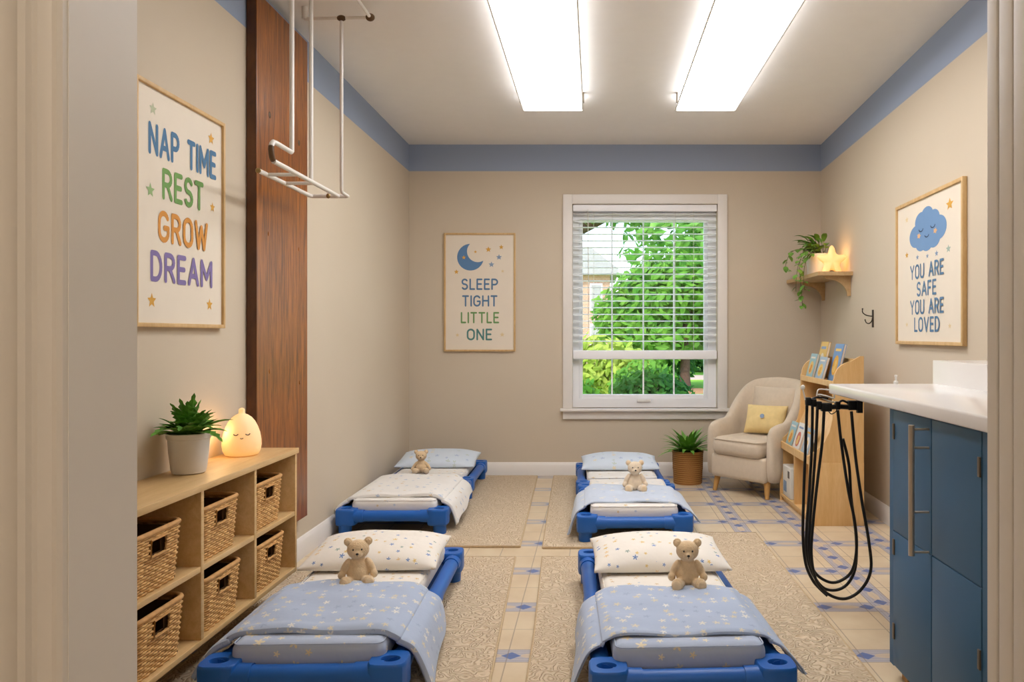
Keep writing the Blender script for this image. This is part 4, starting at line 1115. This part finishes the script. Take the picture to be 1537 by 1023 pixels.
# books: leaning back, covers facing the room (-x)
def book(y, x, z, w, hgt, cov, art, label, lean=.30, turn=0, group='picture books in the display', th=.016):
    t = thing('picture_book', label, 'book', (x, y, z), turn, group)
    Rm = Matrix.Rotation(lean, 4, 'Y')
    MB().box((-th/2, -w/2, 0), (-th/2+.002, w/2, hgt), 0, Rm).build('cover', cov, t)
    MB().box((-th/2+.002, -w/2+.003, .003), (th/2-.002, w/2-.002, hgt-.003), 0, Rm).build('pages', 'paper', t)
    MB().box((th/2-.002, -w/2, 0), (th/2, w/2, hgt), 0, Rm).build('back_cover', cov, t)
    mb = MB(); d = -th/2-.0008
    def PP(a, b): return tuple(Rm @ Vector((d, a, b)))
    mb.add([PP(-a, b) for a, b in ringpoly(0, hgt*.42, w*.30, hgt*.27, 22)], [tuple(range(22))]); mb.build('picture', art[0], t)
    mb = MB(); d = -th/2-.0014
    mb.add([PP(-a, b) for a, b in ringpoly(w*.03, hgt*.46, w*.13, hgt*.10, 16)], [tuple(range(16))])
    mb.add([PP(-a, b) for a, b in ringpoly(-w*.02, hgt*.32, w*.17, hgt*.10, 16)], [tuple(range(16))]); mb.build('picture_figure', art[1], t)
    mb = MB(); mb.add([PP(w*.33, hgt*.80), PP(-w*.33, hgt*.80), PP(-w*.33, hgt*.87), PP(w*.33, hgt*.87)], [(0, 1, 2, 3)]); mb.build('title_band', art[2], t)
    return t
M['cov_yellow'] = plain('cover_yellow', (226, 190, 108), .5, .03); M['cov_blue'] = plain('cover_blue', (110, 146, 188), .5, .03); M['cov_aqua'] = plain('cover_aqua', (152, 186, 192), .5, .03)
M['cov_grey'] = plain('cover_grey', (160, 178, 190), .5, .03); M['cov_white'] = plain('cover_white', (226, 222, 212), .5, .02); M['cov_red'] = plain('cover_red', (206, 110, 80), .5, .02)
book(5.04, XUp+.085, .823, .155, .245, 'cov_yellow', ('paper', 'ink_gold', 'ink_soft_blue'), 'tall yellow picture book behind on the top tray', .22)
book(4.74, XUp+.085, .823, .165, .235, 'cov_blue', ('ink_gold', 'cov_yellow', 'cov_yellow'), 'blue picture book standing behind at the near end of the top tray', .24)
book(5.07, XUp+.035, .823, .14, .165, 'cov_aqua', ('cov_yellow', 'ink_orange', 'paper'), 'aqua picture book with yellow picture at the far end of the top tray', .26)
book(4.86, XUp+.035, .823, .15, .150, 'cov_grey', ('cov_yellow', 'ink_gold', 'paper'), 'grey picture book with yellow picture in front on the top tray', .28)
book(5.055, XLo+.035, .371, .15, .17, 'cov_aqua', ('cov_yellow', 'ink_orange', 'paper'), 'aqua picture book at the far end of the lower tray', .30)
book(4.88, XLo+.035, .371, .15, .18, 'cov_white', ('cov_red', 'cov_yellow', 'ink_soft_blue'), 'white picture book with red picture on the lower tray', .30)
book(4.68, XLo+.035, .371, .15, .17, 'cov_grey', ('paper', 'cov_yellow', 'ink_gold'), 'grey picture book at the near end of the lower tray', .30)
book(4.86, XLo+.12, .371, .16, .24, 'cov_blue', ('paper', 'ink_soft_blue', 'paper'), 'blue picture book standing behind on the lower tray', .34)
# storage box and slim books in the base
t = thing('storage_box', 'white storage box with printed front in the base of the book display', 'box', (1.36, 5.02, .049))
MB().box((-.105, -.10, 0), (.105, .10, .20), .006).build('box_body', 'cov_white', t, smooth=40)
MB().box((-.1065, -.075, .13), (-.105, -.035, .175)).build('label_card', 'bear_dark', t)
MB().box((-.1065, 0.0, .03), (-.105, .07, .10)).build('printed_panel', 'ink_soft_blue', t)
for k, (cv, hh) in enumerate((('cov_grey', .26), ('cov_blue', .24), ('maple_v', .27))):
    t = thing('upright_book', ('grey', 'blue', 'tan')[k]+' slim book standing upright inside the base of the book display', 'book', (1.37, 4.895-.022*k, .049), 0, 'slim books in the display base')
    MB().box((-.09, -.008, 0), (.09, .008, hh)).build('cover', cv, t); MB().box((-.088, -.006, hh), (.09, .006, hh+.001)).build('pages', 'paper', t)

# ================================================================== counter and blue cabinet
ctp = thing('worktop', 'long white worktop with raised ledge fixed to the right wall', 'worktop', (1.28, 2.2, .895))
def wp(mb, name, mat='counter'):
    mb.v = [(a-1.28, b-2.2, c-.895) for a, b, c in mb.v]; return mb.build(name, mat, ctp, smooth=35)
mb = MB(); xf = .93
vs, fs = rbox(xf, 1.55, 1.05, 3.05, .876, .915, .006); mb.add(vs, fs)
mb.prism([(1.54, 1.05), (XR(1.05)-.001, 1.05), (XR(3.05)-.001, 3.05), (1.54, 3.05)], .876, .9148, 'XY')
wp(mb, 'top_slab')
mb = MB(); mb.prism([(1.345, 1.05), (XR(1.05)-.001, 1.05), (XR(3.05)-.001, 3.048), (1.345, 3.048)], .915, 1.008, 'XY'); wp(mb, 'ledge')
cab = thing('base_cabinet', 'blue painted base cabinet with tall steel bar handle under the worktop', 'cabinet', (1.28, 1.9, 0))
def kp(mb, name, mat='cabinet', parent=None):
    mb.v = [(a-1.28, b-1.9, c) for a, b, c in mb.v]; return mb.build(name, mat, parent or cab, smooth=35)
XC = .962
mb = MB(); mb.box((XC+.020, 1.30, .055), (1.575, 2.50, .875)); mb.box((XC, 2.468, .045), (XC+.02, 2.50, .875)); mb.box((XC, 1.868, .045), (XC+.02, 1.902, .875)); mb.box((XC, 1.30, .045), (XC+.02, 1.33, .875))
kp(mb, 'carcass')
doors = [(2.188, 2.466, 2.466), (1.904, 2.184, 1.904), (1.602, 1.866, 1.866), (1.332, 1.598, 1.332)]
for k, (a, b, hg) in enumerate(doors):
    d = MB(); d.box((XC-.002, a, .050), (XC+.019, b, .479), .002); d.box((XC-.002, a, .482), (XC+.019, b, .868), .002); d.box((XC+.002, a+.004, .47), (XC+.017, b-.004, .49))
    dr = kp(d, 'door')
    for zz in (.16, .43, .80) if k == 0 else (.30, .78):
        sgn = 1 if hg == b else -1
        kp(MB().box((XC-.006, hg-.007*sgn-.006, zz-.025), (XC+.002, hg-.007*sgn+.006, zz+.025), .001), 'hinge', 'hinge', dr)
    if k == 0:
        hb = MB(); hb.tube([(XC-.052, 2.203, .475), (XC-.052, 2.203, .850)], .0085, 12); kp(hb, 'handle', 'steel', dr)
        for zz in (.485, .60, .785, .838): kp(MB().tube([(XC-.052, 2.203, zz), (XC-.002, 2.203, zz)], .0035, 8), 'handle_post', 'steel', dr)
kp(MB().box((XC+.03, 2.43, 0), (XC+.075, 2.475, .055)), 'foot', 'leg_wood')
kp(MB().box((XC+.03, 2.35, 0), (XC+.06, 2.385, .055)), 'foot', 'leg_wood')
kp(MB().box((XC+.03, 1.40, 0), (XC+.075, 1.445, .055)), 'foot', 'leg_wood'); kp(MB().box((1.5, 2.43, 0), (1.545, 2.475, .055)), 'foot', 'leg_wood'); kp(MB().box((1.5, 1.40, 0), (1.545, 1.445, .055)), 'foot', 'leg_wood')
pg = MB(); pg.lathe([(.009, 0), (.009, .01), (.004, .013), (.004, .028), (.006, .030), (.005, .036)], (1.19, 3.03, .915), 12)
tag(pg.build('worktop_peg', 'white_plastic', smooth=40), 'tiny white peg standing on the far edge of the white worktop', 'peg')

# ================================================================== hoses hanging at the worktop corner
hr = thing('hose_holder', 'black hose holder bar fixed under the far corner of the worktop', 'hose holder', (1.0, 3.02, .86))
def hp_(mb, name, mat='rubber'):
    mb.v = [(a-1.0, b-3.02, c-.86) for a, b, c in mb.v]; return mb.build(name, mat, hr, smooth=50)
def hz(px, py, Y=3.06): return ((px-893)*Y/1150, Y, 1.11-(py-502)*Y/1150)
hp_(MB().tube([hz(1236, 611), hz(1262, 610), hz(1292, 612)], .010, 10), 'bar')
hp_(MB().box((1.035, 2.85, .862), (1.065, 3.05, .876)).box((1.04, 3.03, .80), (1.06, 3.05, .876)), 'bracket')
for px, py in ((1213, 602), (1221, 604), (1229, 608), (1241, 611)):
    a = hz(px, py, 3.055+.0*(px-1213)); hp_(MB().box((a[0]-.010, a[1]-.012, a[2]-.016), (a[0]+.010, a[1]+.012, a[2]+.016), .003), 'clamp')
a = hz(1240, 611); hp_(MB().box((a[0]-.020, a[1]-.016, a[2]-.016), (a[0]+.020, a[1]+.014, a[2]+.018), .004), 'clamp')
a = hz(1280, 609); hp_(MB().box((a[0]-.020, a[1]-.014, a[2]-.016), (a[0]+.018, a[1]+.014, a[2]+.022), .004), 'clamp')
a = hz(1257, 609); hp_(MB().box((a[0]-.010, a[1]-.012, a[2]-.014), (a[0]+.010, a[1]+.012, a[2]+.018), .004), 'clamp')
hp_(MB().tube(catmull([hz(1215, 600), hz(1226, 596), hz(1240, 597), hz(1243, 598)], 5), .004, 8), 'arm')
hp_(MB().tube(catmull([hz(1257, 606), hz(1264, 601), hz(1272, 604), hz(1278, 607)], 5), .0045, 8), 'arm')
hp_(MB().tube(catmull([hz(1243, 616), hz(1248, 621), hz(1255, 617), hz(1256, 611)], 5), .002, 6), 'tie')
def hose(pts, Y, label, r=.0062):
    p = [((1160+a/2.433-893)*y/1150, y, max(.008, 1.11-(500+b/2.433-502)*y/1150)) for (a, b), y in zip(pts, [Y+.05*math.sin(PI*i/(len(pts)-1)) for i in range(len(pts))])]
    o = MB().tube(catmull(p, 8), r, 10).build('hose', 'rubber', smooth=60)
    return tag(o, label, 'hose', 'black hoses looped below the worktop corner')
hose([(187, 285), (180, 400), (163, 540), (147, 690), (141, 810), (160, 905), (208, 955), (268, 968), (325, 932), (358, 862), (350, 755), (325, 610), (302, 450), (287, 285)], 3.06, 'black hose whose loop hangs lowest and widest below the worktop corner')
hose([(163, 275), (156, 420), (146, 560), (135, 700), (132, 800), (152, 870), (200, 906), (245, 904), (290, 865), (306, 780), (298, 680), (275, 570), (250, 400), (237, 280)], 3.085, 'black hose with the shallowest inner loop below the worktop corner')
hose([(145, 265), (142, 420), (133, 580), (124, 700), (122, 780), (138, 860), (180, 925), (230, 937), (275, 912), (302, 850), (304, 740), (286, 600), (278, 480), (256, 385)], 3.11, 'black hose forming the middle loop with its end hanging free')
hose([(125, 255), (120, 400), (113, 580), (110, 740), (120, 840), (145, 900), (170, 930), (200, 958)], 3.13, 'leftmost black hose hanging down from the hose holder')
wc = thing('cable_plug', 'small white plug on a white lead above the black hoses', 'plug', hz(1205, 580))
o0 = Vector(hz(1205, 580))
def rel(px, py): return tuple(Vector(hz(px, py))-o0)
MB().ell(rel(1205, 581), (.009, .007, .010)).build('plug_head', 'white_plastic', wc, smooth=60)
MB().tube([rel(1205, 584), rel(1207, 592), rel(1208.5, 600)], .003, 8).build('lead', 'white_plastic', wc, smooth=60)
wc = thing('white_lead', 'thin white lead curled over the hose holder', 'cable', hz(1228, 590)); o0 = Vector(hz(1228, 590))
MB().tube([tuple(Vector(p)-o0) for p in catmull([hz(1226, 594), hz(1228, 585), hz(1236, 584), hz(1249, 587), hz(1252, 597), hz(1240, 594), hz(1228, 592), hz(1240, 600), hz(1256, 604)], 6)], .0028, 6).build('wire', 'white_plastic', wc, smooth=60)

# ================================================================== outside
GZ = -.6
m = Mat('lawn', (120, 170, 60), .9, .1); m.color(m.mix(m.noise(.8, 4), (112, 168, 48), (160, 205, 78))); M['lawn'] = m.m
gr = MB().box((-40, D+.3, GZ-.2), (60, 90, GZ)).build('lawn', 'lawn'); gr['kind'] = 'structure'; gr['label'] = 'sunlit green lawn outside the window'; gr['category'] = 'lawn'
M['path'] = plain('pink_path', (214, 186, 166), .9, .05); M['mulch'] = plain('mulch', (170, 128, 90), .95, .2, 40)
struct(MB().box((3.4, 29.0, GZ), (30, 32.0, GZ+.02)).build('path', 'path'), 'pale path across the lawn', 'path')
def leafmat(name, a, b):
    m = Mat(name, a, .6, .25); m.color(m.mix(ramp(m.noise(2.2, 3), .35, .65), a, b))
    nt = m.nt; tr = nt.nodes.new('ShaderNodeBsdfTranslucent'); tr.inputs[0].default_value = lin(b); mx = nt.nodes.new('ShaderNodeMixShader'); mx.inputs[0].default_value = .35
    out = nt.nodes['Material Output']; nt.links.new(m.b.outputs[0], mx.inputs[1]); nt.links.new(tr.outputs[0], mx.inputs[2]); nt.links.new(mx.outputs[0], out.inputs[0]); return m.m
M['l1'] = leafmat('tree_leaf', (72, 134, 38), (130, 180, 66)); M['l2'] = leafmat('dark_tree_leaf', (48, 98, 34), (80, 134, 46)); M['l3'] = leafmat('yellow_leaf', (150, 178, 56), (196, 208, 100)); M['l4'] = leafmat('near_leaf', (84, 150, 54), (150, 196, 98))
M['bark'] = plain('bark', (92, 68, 56), .95, .25, 20, bump=.6, bscale=12)
def foliage(mb, blobs, count, size, rnd):
    tot = sum(b[3]*b[4]*b[5] for b in blobs)
    for b in blobs:
        for _ in range(int(count*b[3]*b[4]*b[5]/tot)):
            d = Vector((rnd.gauss(0, 1), rnd.gauss(0, 1), rnd.gauss(0, 1))).normalized()*(rnd.uniform(.55, 1.05))
            p = Vector((b[0]+d.x*b[3], b[1]+d.y*b[4], b[2]+d.z*b[5])); s = size*rnd.uniform(.6, 1.3)
            nrm = (d+Vector((rnd.gauss(0, .6), rnd.gauss(0, .6)-.3, rnd.gauss(0, .6)+.3))).normalized(); a = nrm.orthogonal().normalized(); a.rotate(Matrix.Rotation(rnd.uniform(0, 6.28), 3, nrm)); c = nrm.cross(a)
            mb.add([p-a*s, p-a*s*.2+c*s*.42-nrm*s*.1, p+a*s*.5+c*s*.33, p+a*s*1.1, p+a*s*.5-c*s*.33, p-a*s*.2-c*s*.42-nrm*s*.1], [(0, 1, 2, 3), (0, 3, 4, 5)])
rnd = random.Random(5)
t = thing('shade_tree', 'dense green tree with brown trunk seen right of centre through the window', 'tree', (2.72, 23, GZ))
MB().tube([(0, 0, -.02), (-.02, 0, .5), (0, 0, 1.4), (.1, 0, 2.6)], [.19, .15, .14, .12], 12).build('trunk', 'bark', t, smooth=60)
mb = MB(); foliage(mb, [(.9, 1, 2.7, 1.9, 1.3, 1.5), (-1.0, .3, 2.6, 1.35, 1.2, 1.35), (.1, 0, 3.3, 1.5, 1.2, 1.1), (1.7, .5, 1.9, 1.1, 1, 1), (-.9, .0, 1.7, 1.3, 1.0, .85), (-2.0, .8, 2.2, .8, .8, 1.0)], 8500, .17, rnd); mb.build('crown', 'l1', t)
MB().lathe([(0, .0), (.9, .0), (.7, .07), (0, .08)], n=24).build('mulch_ring', 'mulch', t)
t = thing('back_tree', 'dark green tree standing behind at the right edge of the window view', 'tree', (5.6, 31, GZ))
MB().tube([(-.9, 0, 0), (-.9, 0, 2.6)], [.16, .13], 10).build('trunk', 'bark', t, smooth=60)
mb = MB(); foliage(mb, [(0, 0, 4.2, 2.6, 1.6, 2.3), (-1.6, 0, 3.0, 1.6, 1, 1.2)], 3500, .24, rnd); mb.build('crown', 'l2', t)
t = thing('near_tree', 'tree with leafy overhanging branches across the top of the window view', 'tree', (-3.2, 13.5, GZ))
MB().tube([(0, 0, 0), (.2, 0, 1.2), (.9, 0, 2.2), (2.4, 0, 3.3), (3.6, .1, 3.9)], [.22, .2, .16, .12, .08], 10).build('trunk', 'bark', t, smooth=60)
MB().tube([(3.6, .1, 3.9), (4.6, .1, 3.9), (5.6, .1, 3.4)], [.06, .04, .02], 8).build('branch', 'bark', t, smooth=60)
mb = MB(); foliage(mb, [(4.6, 0, 3.5, 1.0, .7, .33), (5.5, 0, 3.3, .9, .7, .45), (3.4, -.1, 4.0, 1.5, .7, .35), (4.2, 0, 4.0, 1.5, .8, .4), (6.0, .2, 3.8, 1.3, .8, .6), (4.05, -.1, 3.1, .45, .4, .2)], 2100, .115, rnd); mb.build('crown', 'l4', t)
def shrub(x, y, rx, rz, mat, label, cnt=1100, sz=.10):
    t = thing('shrub', label, 'shrub', (x, y, GZ), 0, 'shrubs on the lawn')
    mb = MB(); foliage(mb, [(0, 0, rz, rx, rx*.7, rz), (-rx*.5, -.1, rz*.8, rx*.6, rx*.5, rz*.8), (rx*.5, -.1, rz*.75, rx*.6, rx*.5, rz*.75)], cnt, sz, rnd); mb.build('leaves', mat, t)
    MB().tube([(0, 0, 0), (0, 0, rz)], .04, 6).build('stem', 'bark', t)
shrub(-.75, 15.2, .9, .45, 'l1', 'low green shrub at lower left through the window')
shrub(1.2, 16.6,  .85, .48, 'l2', 'dark green low shrub at the lower middle through the window')
shrub(1.25, 18.8, .8, .55, 'l1', 'bright green shrub left of the brown tree trunk')
shrub(.0, 20.5, 1.4, .85, 'l3', 'yellow green shrub below the brick building', 1600, .14)
shrub(1.9, 25.5, 1.3, .9, 'l2', 'green shrub behind the shade tree', 1400, .14)
shrub(6.2, 36.0, 3.0, .9, 'l2', 'long dark hedge beyond the path', 1800, .22)
# brick building
m = Mat('pink_brick', (176, 128, 108), .9, .2); x, y, z = m.coords(); bk = m.nt.nodes.new('ShaderNodeTexBrick'); bk.inputs['Scale'].default_value = 3.0
bk.inputs['Color1'].default_value = lin((206, 160, 138)); bk.inputs['Color2'].default_value = lin((190, 142, 122)); bk.inputs['Mortar'].default_value = lin((206, 184, 168))
m.nt.links.new(m.scaled((1, 1, 1)), bk.inputs['Vector']); mp = bk.inputs['Vector'].links[0].from_node; mp.inputs['Rotation'].default_value = (PI/2, 0, 0); m.color(bk.outputs['Color']); M['brick'] = m.m
t = thing('brick_building', 'pink brick building with grey roof at left through the window', 'building', (-3.0, 38, GZ))
MB().box((-5, 0, 0), (3.75, 6, 4.7)).build('walls', 'brick', t)
M['roof'] = plain('grey_roof', (170, 166, 166), .9, .1, 8); MB().prism([(-5.4, 4.7), (4.15, 4.7), (4.15, 4.95), (2.8, 6.0), (-4.4, 6.0)], -.5, 6.5, 'XZ').build('roof', 'roof', t)
for x0 in (-3.2, -.7, 1.75, 2.75):
    for z0 in (.9, 2.9):
        w = MB().box((x0, -.06, z0), (x0+.62, .02, z0+1.35)).build('window', 'window_white', t); MB().box((x0+.07, -.08, z0+.08), (x0+.55, -.05, z0+1.27)).build('pane', 'roof', w)
